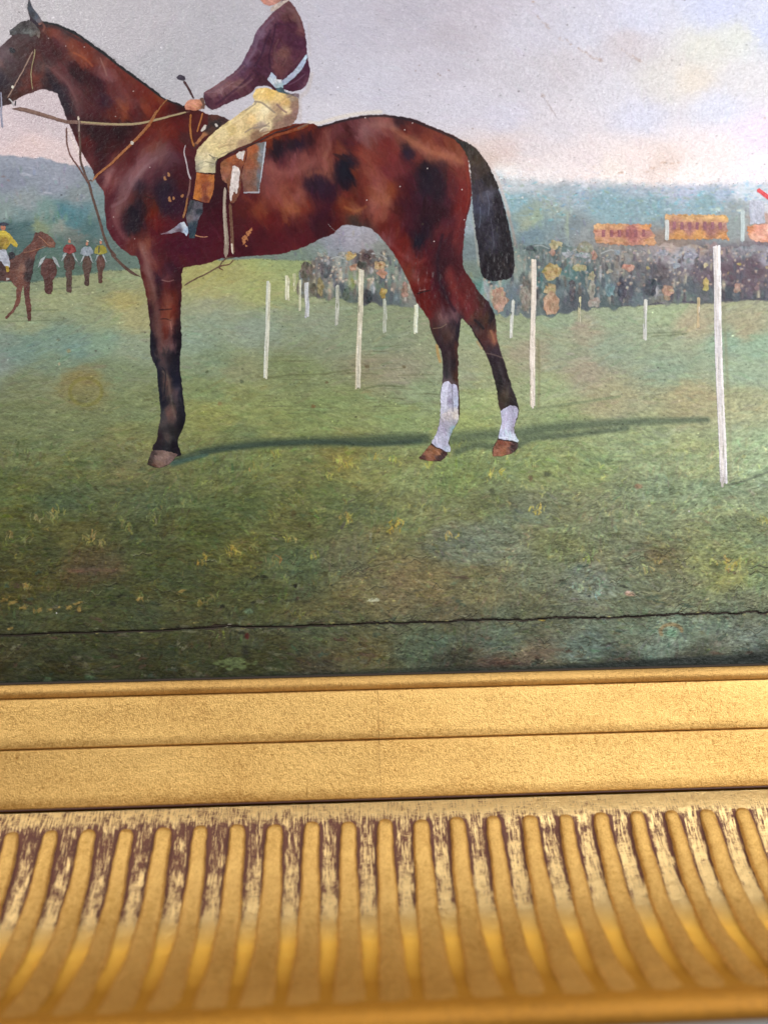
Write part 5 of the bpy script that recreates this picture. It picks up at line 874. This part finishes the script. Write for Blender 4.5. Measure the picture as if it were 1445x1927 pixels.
    for p_, w_, c_, a_ in [
        ('A 430,540 520,640 590,780 600,880', 7, '6c4648', .55), ('A 540,340 620,400 700,480', 10, '8c4428', .45), ('A 380,230 460,280 530,340', 8, '783a2c', .5), ('A 600,560 700,640 800,740 880,860', 12, '3a141c', .35),
        ('A 850,560 930,680 1000,800', 8, '7a3a34', .35), ('A 900,760 950,850 930,930', 8, '944c28', .4), ('A 640,960 760,1020 900,1000 1040,960', 14, '280c14', .55), ('A 620,1060 680,1150 740,1240', 8, '4a1a1c', .5),
        ('A 1260,1150 1120,1230 1040,1320 980,1410 930,1510 880,1590', 17, '765458', .55), ('A 1180,1200 1070,1290 1000,1390', 6, '927076', .45), ('A 1190,1000 1050,1120 920,1240 845,1370 812,1500', 7, '4e1a1e', .55),
        ('A 855,1285 820,1340 800,1400', 7, '90686a', .55), ('A 860,1640 900,1740 970,1820', 6, '7c4c50', .5), ('A 1060,1400 1040,1500 980,1620 1000,1720', 16, '1e1622', .5), ('A 1250,1400 1240,1500 1250,1570', 14, '261a2a', .5),
        ('A -20,520 20,430 60,390', 8, '6e6064', .5), ('A 100,310 160,330 200,300', 6, '5c484a', .5), ('A 230,540 280,590 320,560 330,500', 7, '78382a', .5), ('A 20,600 100,610 180,560', 8, '33242a', .6), ('A 150,680 230,650 300,650', 5, '6e3026', .5),
        ('D 350,170 385,300 410,400 440,490', 8, '86625e', .55), ('D 440,500 460,620 480,780 500,900', 7, '70504a', .5), ('D 545,560 560,650', 8, '8c4e3e', .5), ('D 570,740 580,830', 5, '8e6056', .5), ('D 600,380 640,560 630,740', 9, '34161e', .5),
        ('B 830,1260 930,1310 1050,1290 1180,1210', 9, '8e5650', .5), ('B 820,1260 860,1390 900,1500', 7, '8c4e44', .4), ('B 1250,1000 1290,1090 1250,1190', 6, '8e5e52', .5), ('B 600,1840 900,1850 1150,1770 1380,1640', 15, '40141e', .4), ('B 640,1490 720,1540 760,1640', 6, '863e28', .45),
        ('B 820,1560 950,1640 1100,1640 1230,1560', 10, '4a1a1e', .4), ('B 1130,1330 1180,1300 1260,1320 1310,1380', 6, '9a5c44', .4), ('B 930,1420 1000,1400 1060,1440 1090,1520', 7, '8e5040', .4),
        ('C 350,395 420,395 500,415', 8, '8e665e', .5), ('C 290,420 320,520', 10, '785858', .45), ('C 330,820 380,880 450,870 480,800', 13, '985838', .45), ('C 420,930 370,990 350,1050', 7, '8a4434', .4), ('C 170,930 240,955 300,925', 4, 'a4683c', .6),
        ('C 480,1180 540,1240 620,1290 680,1270', 5, '804240', .5), ('C 850,1330 880,1450 960,1560', 9, '742c28', .4), ('C 900,700 930,850 920,1000 880,1150', 8, '742a26', .45), ('C 250,560 290,640 290,760', 9, '7e3a30', .35), ('C 270,700 260,820 290,930', 5, '541e1c', .5),
        ('C 500,760 560,900 600,1060', 10, '40161f', .4), ('C 610,1380 640,1420 700,1400', 6, '743c38', .5), ('E 500,780 508,900 505,1010', 4, '504646', .5), ('E 955,890 1000,1020 1040,1150', 4, '50464a', .45), ('E 560,700 580,850 575,980', 4, '5a3020', .4)]:
        l(p_, w_*1.25, c_, a_*0.72, 1.8)
    for x_, y_, rx_, ry_, c_, a_ in [(609, 354, 23, 20, '2c1b2b', .7), (646, 321, 14, 27, '191823', .8), (561, 272, 33, 11, '261925', .6), (649, 323, 13, 25, '15141f', .5), (766, 287, 9, 13, '281c2c', .7), (803, 340, 24, 38, '241a24', .5), (788, 455, 9, 15, '1a1622', .75), (549, 394, 20, 11, '9a5632', .4), (250, 425, 20, 30, '1d1622', .45), (311, 368, 13, 20, '241928', .5), (150, 140, 16, 22, '2a1018', .35)]:
        h.dab(x_, y_, rx_, ry_, 0.1, hexc(c_), a_*0.85, 0.9, 0.0, int(x_), 0.35, own=m_)
    h.brush(2600, 13, 2.4, dirn, 0.026, 0.45, None, 59, 0.010, m_, 0.012)
    # blotches: dapples and worn flecks that show the ground
    for q in 'A 1285,1510,12,24,a8764c 1315,1498,9,12,a8764c 1245,1345,9,24,a87850 1275,1320,10,18,a87850 1380,1480,14,10,a07048'.split()[1:]:
        p_ = q.split(','); h.dab(float(p_[0])/4.014, float(p_[1])/4.014, float(p_[2])/4.014, float(p_[3])/4.014, -0.4, hexc(p_[4]), 0.9, 0.25, 0.03, int(p_[0]), 0.5, own=m_)
    for q in 'B 690,1735,12,18 665,1770,14,22 650,1800,20,22 640,1830,14,18 680,1750,14,12 655,1860,8,10'.split()[1:]:
        p_ = q.split(','); h.dab(300+float(p_[0])/4.014, float(p_[1])/4.014, float(p_[2])/4.014, float(p_[3])/4.014, 0.5, hexc('b0764c'), 0.9, 0.25, 0.03, int(p_[0]), 0.7, own=m_)
    for q in 'C 310,883 525,795 702,678 940,1010 555,428 605,385 925,815 1220,1275 745,1150 300,350'.split()[1:]+[]:
        x, y = q.split(','); h.dab(600+float(x)/3.44, 120+float(y)/3.44, 1.3, 1.3, 0, hexc('d8c8c4'), 0.9, 0.3, 0.05, 1, 0.1)
    for q in 'A 1135,1265 860,1640 500,350 640,355 370,290 1020,1805 1010,690'.split()[1:]:
        x, y = q.split(','); h.dab(float(x)/4.014, float(y)/4.014, 1.3, 1.1, 0, hexc('cdbab4'), 0.8, 0.3, 0.05, 1, 0.1)
    h.h += 0.018*fbm(h.X, h.Y, 14, 10, 56, 3)
    ho = film('painted_racehorse', h, m_, 0.16, painting, M_SMOOTH, 2.4); ho['label'] = 'large glossy bay racehorse standing in profile, head to the left'
    # tail
    q = quick('painted_tail', 'C 870,480 960,508 1030,560 1090,640 1140,740 1180,860 1215,980 1240,1100 1260,1220 1265,1310 1245,1385 1180,1405 1110,1408 1060,1380 1040,1320 1030,1200 1010,1080 995,950 985,800 972,650 930,550', '2a2326', 0.26, ho, 1.0, 0.03, 1.35, 420, 0.7, 71, 0.03, None, 3,
        samples='C 900,500,2e2a2a 1000,580,38302c 1020,620,40342c 1060,680,3a302c 1000,700,3c3230 1100,760,2c2626 1040,800,38323a 1090,860,4a4854 1100,900,3c3a46 1050,950,3a3a4a 1150,900,241f26 1040,1000,34343e 1100,1050,2a2630 1180,1000,221e24 1120,1150,34323c 1060,1150,26222a 1200,1150,1f1b20 1150,1300,211c20 1080,1330,201c22 1220,1330,211c20', lines=[('C 1085,840 1100,900 1095,980', 2, '5c6070', 0.6), ('C 1040,930 1045,1000 1035,1060', 2, '505868', 0.6), ('C 1110,1000 1125,1100 1130,1180', 2, '4c4c5a', 0.5), ('C 1010,720 1040,820 1060,900', 2, '4a4244', 0.5)], mat=M_SMOOTH, bj=0.03)
    quick('painted_ear', 'A 206,60 215,10 222,-14 238,20 250,55 290,105 325,158 318,185 300,195 270,160 235,130', '2a2c38', 0.24, ho, 0.5, 0.03, samples='A 225,30,242834 240,80,343c4a 270,130,4a5260 300,160,54505a 310,185,7a5048 250,120,20222c', seed=5)
    quick('painted_forelock', 'A 72,236 95,215 120,200 150,170 220,150 260,175 300,215 310,260 300,300 280,270 240,285 220,260 190,265 150,260 110,265 80,265', '504c4c', 0.23, ho, 1.2, 0.08, 2.4, 40, samples='A 90,235,4c4a4e 150,200,3c383a 200,190,30282c 250,210,3c3434 200,235,545656 240,240,565856 280,270,544844 290,290,7a6858 160,250,383436')
    quick('painted_eye', 'A 68,365 90,355 118,372 125,395 105,405 80,400', '15141f', 0.24, ho, 0.3, 0.02)
    for pts, w, c, nm in [('A 255,385 220,450 180,530 130,620 80,710 55,745', 3.2, '8a6e60', 'painted_bridle'), ('A 268,365 262,430 245,500 238,570 245,640 250,680', 2.6, '8c7e58', 'painted_bridle'),
        ('A 70,745 95,770 105,800', 3.2, 'b8b4b4', 'painted_bit'), ('A 120,760 118,800', 3, '20222a', 'painted_bit'), ('A 10,690 15,780 12,870 22,970', (3.2, 5.0), '8e90a4', 'painted_bit')]:
        stroke(nm, pts, w, c, 0.26, ho, seed=len(pts))
    quick('painted_buckle', 'A 88,648 100,643 112,652 110,670 96,674 86,664', 'd8d4c4', 0.3, ho, 0.2)
    stroke('painted_reins', 'A 95,820 180,830 300,862 400,892 500,920 600,928 700,936 850,942 1000,940 1100,925 1200,902 1300,875 1400,850 1440,845', (8.5, 4.5), '6c4e44', 0.28, ho, seed=4, lines=[('A 620,922 760,934 900,940 1050,934 1200,902 1400,852', 3.4, 'a09068', 0.9), ('A 150,822 300,858 440,900', 1.4, '8c6c5c', 0.7)])
    stroke('painted_martingale', 'A 595,880 600,920 600,990 610,1100 610,1200 640,1300 680,1400 700,1480 725,1560 760,1680 790,1790 830,1880 870,1930 D 130,240 220,330 290,380 340,405', (4.6, 6.0), '50382f', 0.30, ho, seed=9, lines=[('A 592,885 604,930 600,990', 3, '9c8a80', 0.8)])
    stroke('painted_martingale', 'A 508,955 505,1020 512,1100 545,1190 600,1270 650,1350 680,1400', 4.2, '6c4a44', 0.29, ho, seed=10)
    stroke('painted_neck_strap', 'A 1190,830 1130,940 1080,1000 1000,1085 920,1160 840,1240 740,1320 700,1375', (6.5, 4.6), '9c6034', 0.29, ho, seed=11, lines=[('A 1180,840 1120,950 1050,1030', 3, '8a5630', 0.7)])
    stroke('painted_neck_strap', 'A 1270,750 1220,800 1190,850 1150,900', 2.6, '8a5428', 0.29, ho, seed=12); stroke('painted_neck_strap', 'A 700,1375 690,1360 660,1385', 2.6, '5c4034', 0.29, ho, seed=13)
    quick('painted_buckle', 'A 985,1070 1000,1062 1018,1075 1010,1098 990,1096', 'c4bcb0', 0.34, ho, 0.2); quick('painted_buckle', 'A 585,880 600,875 608,900 600,918 588,908', 'c8b8a8', 0.34, ho, 0.2)
    stroke('painted_girth_strap', 'D 668,472 740,430 830,385 930,330 960,290 1000,262 1050,262', 3.2, '5a4232', 0.29, ho, seed=14); stroke('painted_girth_strap', 'D 1045,275 1010,310 960,320 935,335 965,355', 3.0, '5c3c2c', 0.29, ho, seed=15)
    # white socks, hooves
    sock = quick('painted_sock', 'E 445,1070 470,1045 500,1042 530,1075 545,1065 580,1090 588,1150 590,1250 590,1340 598,1380 575,1440 535,1505 510,1570 500,1610 522,1660 515,1685 470,1690 430,1665 380,1640 345,1610 350,1585 385,1530 408,1450 420,1380 425,1280 425,1150', 'b8b8cc', 0.26, ho, 0.8, 0.04, 1.5, 120, 0.5, 81, 0.09, None, 0,
        samples='E 470,1100,c8c8dc 520,1120,a8a6bc 570,1130,b4b4cc 450,1200,c0c0d4 520,1230,8c889c 570,1240,acb4cc 450,1300,bcbccc 500,1360,b0a8ac 560,1350,c0b8b4 480,1450,a09cac 540,1430,94949e 560,1480,7e9aa4 440,1500,a4a0b4 430,1580,b4b4c8 480,1600,a4a4b8 500,1660,b4bcd0 400,1610,b0b0c8', lines=[('E 535,1080 535,1200 540,1320', 1.8, '6e6a7c', 0.8), ('E 490,1060 480,1180 470,1300', 2.5, 'd8d8ea', 0.7), ('E 440,1350 520,1330 580,1360', 2, 'ccc4c0', 0.6)])
    quick('painted_sock', 'E 965,1320 1010,1290 1060,1262 1110,1270 1132,1300 1130,1345 1110,1410 1092,1480 1105,1530 1135,1585 1130,1605 1080,1590 1000,1580 950,1570 950,1540 965,1480 980,1400', 'b4b4ca', 0.26, ho, 0.8, 0.04, 1.5, 80, 0.5, 82, 0.09, None, 0, samples='E 1000,1310,b8b8d0 1080,1300,9c98b0 1040,1370,aca8c0 1100,1350,a09cb4 1030,1450,b8b8d0 1080,1480,9894a8 1000,1520,c0c4dc 1080,1560,c4ccdc 1110,1590,b8c4d0', lines=[('E 955,1560 1030,1560 1110,1590', 2.4, 'd4dcea', 0.8)])
    quick('painted_hoof', 'E 335,1620 380,1645 430,1670 490,1690 498,1710 460,1740 430,1775 375,1775 240,1758 250,1720 300,1660', '7c4c36', 0.25, ho, 0.7, 0.05, 0.6, 40, samples='E 260,1730,4c2c24 300,1710,84543c 350,1680,84583c 400,1700,8a5c40 330,1740,80503a 420,1740,301c1c 460,1710,3c2420 400,1760,3a201c', seed=83)
    quick('painted_hoof', 'E 945,1575 1000,1585 1080,1598 1128,1612 1125,1660 1060,1710 980,1730 895,1728 902,1650', '7c4834', 0.25, ho, 0.7, 0.05, 0.8, 40, samples='E 940,1620,6c3e2a 980,1600,7a4430 1040,1620,8a5640 1090,1630,34201f 1080,1680,3c2424 1000,1690,8a5638 930,1690,8c5a44 1050,1700,7a5040', seed=84)
    quick('painted_hoof', 'D 425,1715 500,1712 570,1725 625,1745 600,1775 560,1822 480,1852 440,1840 388,1822 400,1790', '6a5450', 0.25, ho, 0.6, 0.05, 0.8, 40, samples='D 430,1750,3a2c2c 410,1810,302420 470,1770,7c6660 520,1760,7c645c 560,1790,6a5450 480,1820,745a50 450,1840,54382c', seed=85)
    # saddle, pad, girth
    quick('painted_saddle', 'B 365,870 400,862 450,870 500,885 535,912 480,950 420,1000 340,1040 260,1130 255,1100 330,1000 370,930', '2c1614', 0.27, ho, 0.8, 0.04, 0.8, 40, samples='B 420,890,4a2018 500,900,34161a 430,930,1e1214 350,960,2a1a1c 330,1020,94603c 290,1070,a06a44 400,980,3c2018 280,1110,3a1c18', seed=86)
    quick('painted_saddle_flap', 'J 800,760 920,700 1040,680 1030,800 1005,960 985,1100 960,1240 960,1315 760,1315 750,1200 730,1100 760,980 800,860', '7c4c34', 0.28, ho, 0.5, 0.03, 1.5, 50, samples='J 830,800,94502c 900,760,944c28 980,740,6a6a6c 840,950,84482f 900,900,8a5030 960,900,707278 1000,800,7c8088 850,1100,7a4c3c 900,1100,74503f 950,1100,646870 820,1250,744c3c 900,1250,704c40 770,1280,643c34 940,1240,54585c', seed=87, lines=[('J 1030,700 1015,800 1000,930 985,1050 970,1180 955,1290', 3, 'aeb2bc', 0.95), ('J 760,1305 850,1300 955,1300', 3, 'a8a8b2', 0.95)])
    quick('painted_saddle_pad', 'J 480,940 560,880 680,830 800,790 790,880 770,950 745,1010 735,1150 735,1250 700,1360 650,1430 600,1430 580,1300 560,1200 500,1150 478,1040', '8a5034', 0.27, ho, 0.7, 0.04, 1.2, 50, samples='J 520,950,84502f 600,900,944f2a 560,1020,945a3c 620,930,8a4a28 740,900,8a4a2c 530,1110,84503f 660,1000,6a3020 720,1050,64321f 640,1380,6c3c28 700,1300,643424 560,1180,74482f', seed=88)
    stroke('painted_girth', 'J 540,1240 535,1340 530,1450 535,1600 545,1750 555,1900 D 985,220 985,260', (7, 9), '8a7a6c', 0.30, ho, seed=16, hgt=0.05, lines=[('J 540,1240 528,1400 525,1600 540,1800 550,1920', 2.6, 'aca090', 0.8), ('J 560,1300 565,1500 590,1750', 2, '5c4636', 0.7)])
    stroke('painted_girth', 'J 600,1430 610,1600 620,1750 625,1900 D 1040,235', (6, 7), '6a4a38', 0.295, ho, seed=17, lines=[('D 1030,160 1035,235', 3, 'dcd0c0', 0.9)])
    quick('painted_girth_buckle', 'J 625,985 660,975 700,990 725,1050 715,1150 700,1250 690,1310 670,1320 650,1295 630,1330 620,1400 605,1415 590,1370 595,1250 605,1130', 'ccc0bc', 0.33, ho, 0.7, 0.05, 1.5, 40, seed=89, bj=0.05)
    quick('painted_girth_buckle', 'J 665,840 700,810 780,790 775,850 750,930 730,900 705,900 680,880', 'cfc4bc', 0.33, ho, 0.6, 0.05, 1.5, 20, seed=90)
    stroke('painted_saddle_cloth', 'B 800,1060 900,1020 1000,990 1080,960 1130,935', (4, 8), '7a3818', 0.28, ho, seed=18, lines=[('B 1050,970 1130,930', 4, '6c5448', 0.8)])
    stroke('painted_breast_strap', 'B 240,860 235,960 245,1050 265,1110', 4.2, '9c6028', 0.31, ho, seed=19); stroke('painted_breast_strap', 'B 330,850 310,920 285,1000', 3.4, 'a0602c', 0.31, ho, seed=20)
    stroke('painted_breast_strap', 'B 200,1090 190,1150 205,1230 225,1320 240,1360', (2.6, 3.8), 'b0a4a8', 0.31, ho, seed=21); stroke('painted_stirrup_leather', 'B 235,1400 215,1490 200,1580 180,1650', (3, 4.6), '8c5c34', 0.31, ho, seed=22)
    stroke('painted_stirrup_leather', 'B 235,1350 230,1440 210,1500', 4, '6c4440', 0.305, ho, seed=23)
    quick('painted_stirrup', 'B 0,1768 60,1750 120,1715 160,1680 190,1675 222,1720 222,1765 205,1790 190,1765 150,1752 80,1768 20,1775', '9aa0ac', 0.33, ho, 0.6, 0.05, samples='B 40,1762,6c5460 100,1735,8a8490 150,1710,848498 190,1700,c4ccd8 210,1750,9cb0c8 195,1775,b4bccc 150,1745,5c4c58', seed=91)
    stroke('painted_stirrup', 'B 270,1775 320,1790 370,1788', (3.6, 2), 'a06c50', 0.33, ho, seed=24)
    for q in ('B 310,990 340,940 365,945 350,980 320,1000', 'B 415,935 435,930 450,955 430,965'): quick('painted_buckle', q, 'c4bcb4', 0.34, ho, 0.5)
    return ho
# ---------------- the jockey
def emit_jockey():
    b = quick('painted_jockey', 'B 975,-10 1030,60 1080,160 1105,260 1115,350 1120,420 1140,530 1130,600 1100,660 1020,695 950,680 870,690 840,660 780,650 730,660 700,700 620,740 500,790 400,835 350,790 333,700 400,660 500,590 600,510 650,420 700,330 730,240 780,180 840,110 900,50 940,-10', '4a2a3c', 0.36, painting, 0.8, 0.03, 0.9, 220, 0.6, 61, 0.05, None, 2, bj=0.035, mat=M_SMOOTH, tint=(0.022, 0.0, -0.016),
        samples='B 990,60,5c4048 920,90,5a3c4a 870,120,5c3f50 950,120,4c3038 1040,120,64484a 1080,220,5c3c44 900,200,44243a 1000,200,3f2236 820,190,604458 760,260,665068 720,320,5c4a62 760,340,4a3048 820,300,3c2034 700,400,5c4258 740,440,3f2438 650,480,54405a 620,540,503850 560,580,5a3c50 680,560,4a2c40 760,540,3a1f34 820,450,3c2034 880,350,44263a 900,440,5c3c44 930,400,644446 960,480,4e303a 900,520,5a3840 1050,420,48283c 1050,330,40223a 1000,300,3c2036 600,640,6c5054 540,650,74545c 520,700,604450 450,680,7a5c66 400,720,6a4c58 380,760,44283a 450,760,4a2a3c 560,740,3f2236 650,680,4c2e3c 720,620,3c2034 780,600,38202f 1100,540,40243c 1080,600,3c2036 1000,650,3a1c32 1040,560,3c1f34 1110,620,5a3c50 820,560,40243a', lines=[('B 350,700 450,690 560,620', 1.8, '84646c', 0.6), ('B 340,720 350,780 400,830', 3, '3a1f30', 0.7), ('B 880,180 860,300 830,420 840,520', 3, '341a2e', 0.6), ('B 1090,180 1110,300 1118,380', 2, '30182c', 0.6), ('B 860,200 900,180 960,190', 2, '301a2c', 0.5), ('B 900,420 960,440 930,500', 3, '6c4c48', 0.5), ('B 860,140 800,200 750,290 715,390 660,480', 5, '70586a', 0.55), ('B 840,230 800,330 770,420 720,500', 4, '341c30', 0.6), ('B 640,500 560,570 460,650 380,700', 4, '6e525c', 0.6), ('B 960,60 1030,110 1060,200', 6, '6c4e50', 0.55), ('B 700,560 620,640 520,720 430,790', 4, '381c30', 0.6), ('B 900,300 870,380 890,470', 4, '5c3c40', 0.6), ('B 930,480 1000,500 1060,440', 4, '5c3a40', 0.5), ('B 980,640 1040,610 1100,560', 3, '6a4c60', 0.5), ('B 560,650 620,660 700,600', 4, '7c5c62', 0.5)])
    b['label'] = 'jockey in a plum jacket seated in profile'
    quick('painted_sash', 'B 1118,400 1120,440 1085,520 1020,590 960,640 925,655 910,620 960,585 1020,530 1075,455', 'a4acc0', 0.44, b, 0.8, 0.04, -0.8, 60, samples='B 1105,430,a8bccc 1080,480,9ca8c0 1040,530,a4aebf 1000,570,a0a8bc 950,620,9ca8bc 930,640,8aa0ac', seed=62)
    quick('painted_sash', 'B 850,545 880,570 890,600 925,600 935,640 940,670 880,670 850,640 815,605 830,570', 'b4bcc8', 0.46, b, 0.7, 0.05, 1.2, 40, samples='B 850,570,a8b4c8 840,600,b8c0d0 890,620,ccc8cc 900,650,94a8b0 920,660,9cb4bc', seed=63)
    stroke('painted_seat_shadow', 'B 430,1260 440,1210 480,1180 600,1135 740,1075 860,1010 960,980 1060,940', 3, '2c181c', 0.39, b, seed=65)
    quick('painted_breeches', 'B 735,668 800,660 850,672 900,690 960,700 1010,715 1052,745 1055,820 1040,900 1000,950 930,965 860,985 800,1020 700,1080 600,1120 540,1150 470,1190 435,1210 425,1260 428,1310 350,1310 275,1300 270,1200 285,1130 340,1070 400,1010 470,950 560,890 640,830 700,790 720,760 700,725', 'c8b080', 0.40, b, 0.7, 0.02, -0.5, 320, 0.55, 64, 0.07, None, 0, bj=0.04,
        samples='B 760,690,dcbc78 850,700,d8b468 900,730,e0c080 960,770,c8a468 1000,740,988470 1020,790,8a6c5c 900,820,a4886c 960,830,dcc494 1030,850,84645c 980,900,7e6054 880,900,8a7460 800,840,e4d4ac 720,820,dcc898 760,880,e0cca0 850,880,c8b088 820,940,d8c498 700,900,dcbc84 640,880,c8b080 600,920,d8c090 660,980,c4ac7c 780,950,a49080 740,1020,84644c 900,950,8a6c5c 600,1020,dcc490 540,980,c8b078 480,1010,d8c494 420,1060,ccb888 560,1080,c4ac80 620,1090,a08468 450,1130,d4c08c 380,1110,dcc894 340,1130,bcac84 350,1180,d4c49c 360,1240,d4c8a4 310,1250,b4ac90 400,1250,9c9478 400,1290,b4ac88 330,1290,ccc09c 285,1280,8c8474',
        lines=[('B 720,768 770,775 820,810 870,850', 3.5, '8a7c6c', 0.8), ('B 650,835 720,790 730,772', 2.5, '847a78', 0.7), ('B 600,1120 740,1060 860,1000 960,968', 2.6, '7a6456', 0.6), ('B 650,1000 700,970 780,960 830,930', 3, '8a7868', 0.7), ('B 830,960 790,965 760,990', 2, 'e8d8b0', 0.7), ('B 450,1120 500,1100 560,1090', 3, '9c8460', 0.6), ('B 470,1165 540,1140 600,1118', 2, '8c7c64', 0.7), ('B 740,1020 800,1000 870,985', 3, '86684e', 0.7), ('B 890,790 930,830 960,850', 3.5, '80645e', 0.8), ('B 720,970 780,950 830,955', 3, '8a7a6c', 0.7), ('B 300,1150 360,1070 470,980 600,900 720,800', 4, 'e0cc98', 0.5), ('B 400,1195 420,1205', 2, '5c5a50', 0.7), ('B 380,1170 410,1190 440,1195', 2, '4c4a40', 0.7), ('B 350,1220 390,1230 420,1240', 2, '6c6850', 0.6)])
    quick('painted_coat_tail', 'B 870,670 930,660 950,690 1000,705 1060,700 1055,745 1000,720 900,700', '4c5458', 0.43, b, 0.8, 0.06, 0.2, 20, samples='B 890,680,44606a 940,690,3c5058 1000,715,6c5c60 1040,720,74646a', seed=66)
    # boot: tan top, dark foot
    boot = quick('painted_boot', 'B 235,1505 330,1530 335,1600 300,1660 280,1760 270,1800 225,1800 215,1700 200,1650 215,1560', '20242e', 0.38, b, 0.7, 0.04, 1.9, 40, samples='B 250,1530,34343c 290,1550,4a4650 230,1580,2a3038 260,1600,5c5860 290,1600,1c2430 240,1650,645a60 280,1640,64606c 270,1700,1c2c38 240,1740,1c3040 260,1780,20343f', seed=67)
    quick('painted_boot_top', 'B 282,1300 350,1315 420,1318 418,1400 405,1470 375,1535 330,1530 255,1505 265,1420', 'a45c24', 0.42, b, 0.5, 0.03, 1.6, 50, samples='B 290,1330,ac6428 300,1420,a45c24 280,1480,b06828 340,1340,944c20 350,1420,7a3820 350,1500,6c3020 380,1420,a4602f 400,1350,a8642c 390,1480,a86430 370,1400,7c3c22', seed=68)
    # hand, whip, collar, head and cap (the head lies above the picture's edge)
    quick('painted_hand', 'B 190,800 205,770 240,750 300,748 330,765 345,790 330,820 290,835 240,835 200,830', 'bc7c64', 0.44, b, 0.9, 0.04, 0.4, 30, samples='B 220,780,c4846c 260,790,cc8c70 300,780,b87c60 320,810,9c6850 240,820,b07058', seed=69)
    quick('painted_cuff', 'B 300,745 335,735 350,790 345,830 310,820 330,790', '5c4034', 0.43, b, 0.8, 0.05)
    stroke('painted_whip', 'B 262,748 240,705 215,655 185,610', (4.2, 6), '442428', 0.44, b, seed=70); quick('painted_whip_handle', 'B 128,585 150,562 195,575 205,600 180,612 140,602', '2c2434', 0.46, b, 0.5, seed=71)
    quick('painted_head', 'B 745,-30 760,0 790,32 830,48 870,38 930,5 990,-40 1010,-120 960,-200 820,-215 740,-150 735,-90', 'b88070', 0.39, b, 0.6, 0.04, 1.0, 60, samples='B 780,10,bc7c6c 850,30,b47c70 850,0,c08c7c 920,-10,9c6c60 850,-100,c08c78 960,-100,8c6050', seed=73)
    quick('painted_collar', 'B 845,88 835,60 900,20 975,-10 985,5 930,40 880,80', 'b8a8a0', 0.40, b, 0.7, 0.05, seed=72)
    quick('painted_cap', 'B 690,-190 740,-180 800,-300 920,-330 1010,-260 1030,-150 960,-170 800,-200 700,-170', '45283c', 0.42, b, 0.5, 0.04, seed=74)
    stroke('painted_hair_fibre', 'C 52,1025 80,1060 130,1100 190,1118 260,1112 330,1100', 1.2, 'c4bcbc', 0.30, painting, seed=75, ragw=0)['label'] = 'thin pale hair stuck in the varnish under the belly'
# pale halo of sky paint where the ground was re-touched round the figures
halo = L.poly(smooth(HO, 3)+np.array([0, 0]), 0, 1)
for pts, w, c, al in [('C -60,380 0,385 100,355 200,332 300,318 400,312', 7, 'd2c6b8', 0.7), ('C 960,500 1040,560 1100,640 1150,740 1195,860 1230,980', 6, 'c8b4ae', 0.6), ('C 1220,960 1255,1090 1278,1220 1285,1320', 5, 'a08c84', 0.6), ('C 1000,960 1010,1080 1025,1220 1035,1300', 5, 'a09c92', 0.5), ('B 1130,180 1130,300 1140,420', 4, 'b4acb0', 0.5),
                      ('B 1150,560 1120,680 1060,740 1060,820 1060,900', 8, 'b0a098', 0.4), ('A 700,320 900,465 1100,610 1250,720', 5, '9c969c', 0.6), ('E 395,720 405,800 425,870', 5, 'b08448', 0.7), ('E 760,690 800,750', 4, 'a8845c', 0.6), ('A 520,980 560,1080 600,1160', 6, 'd8c4bc', 0.6)]:
    L.line(smooth(P(pts), 4, False), w, hexc(c), al, 1.0, 0.03, 0.05)
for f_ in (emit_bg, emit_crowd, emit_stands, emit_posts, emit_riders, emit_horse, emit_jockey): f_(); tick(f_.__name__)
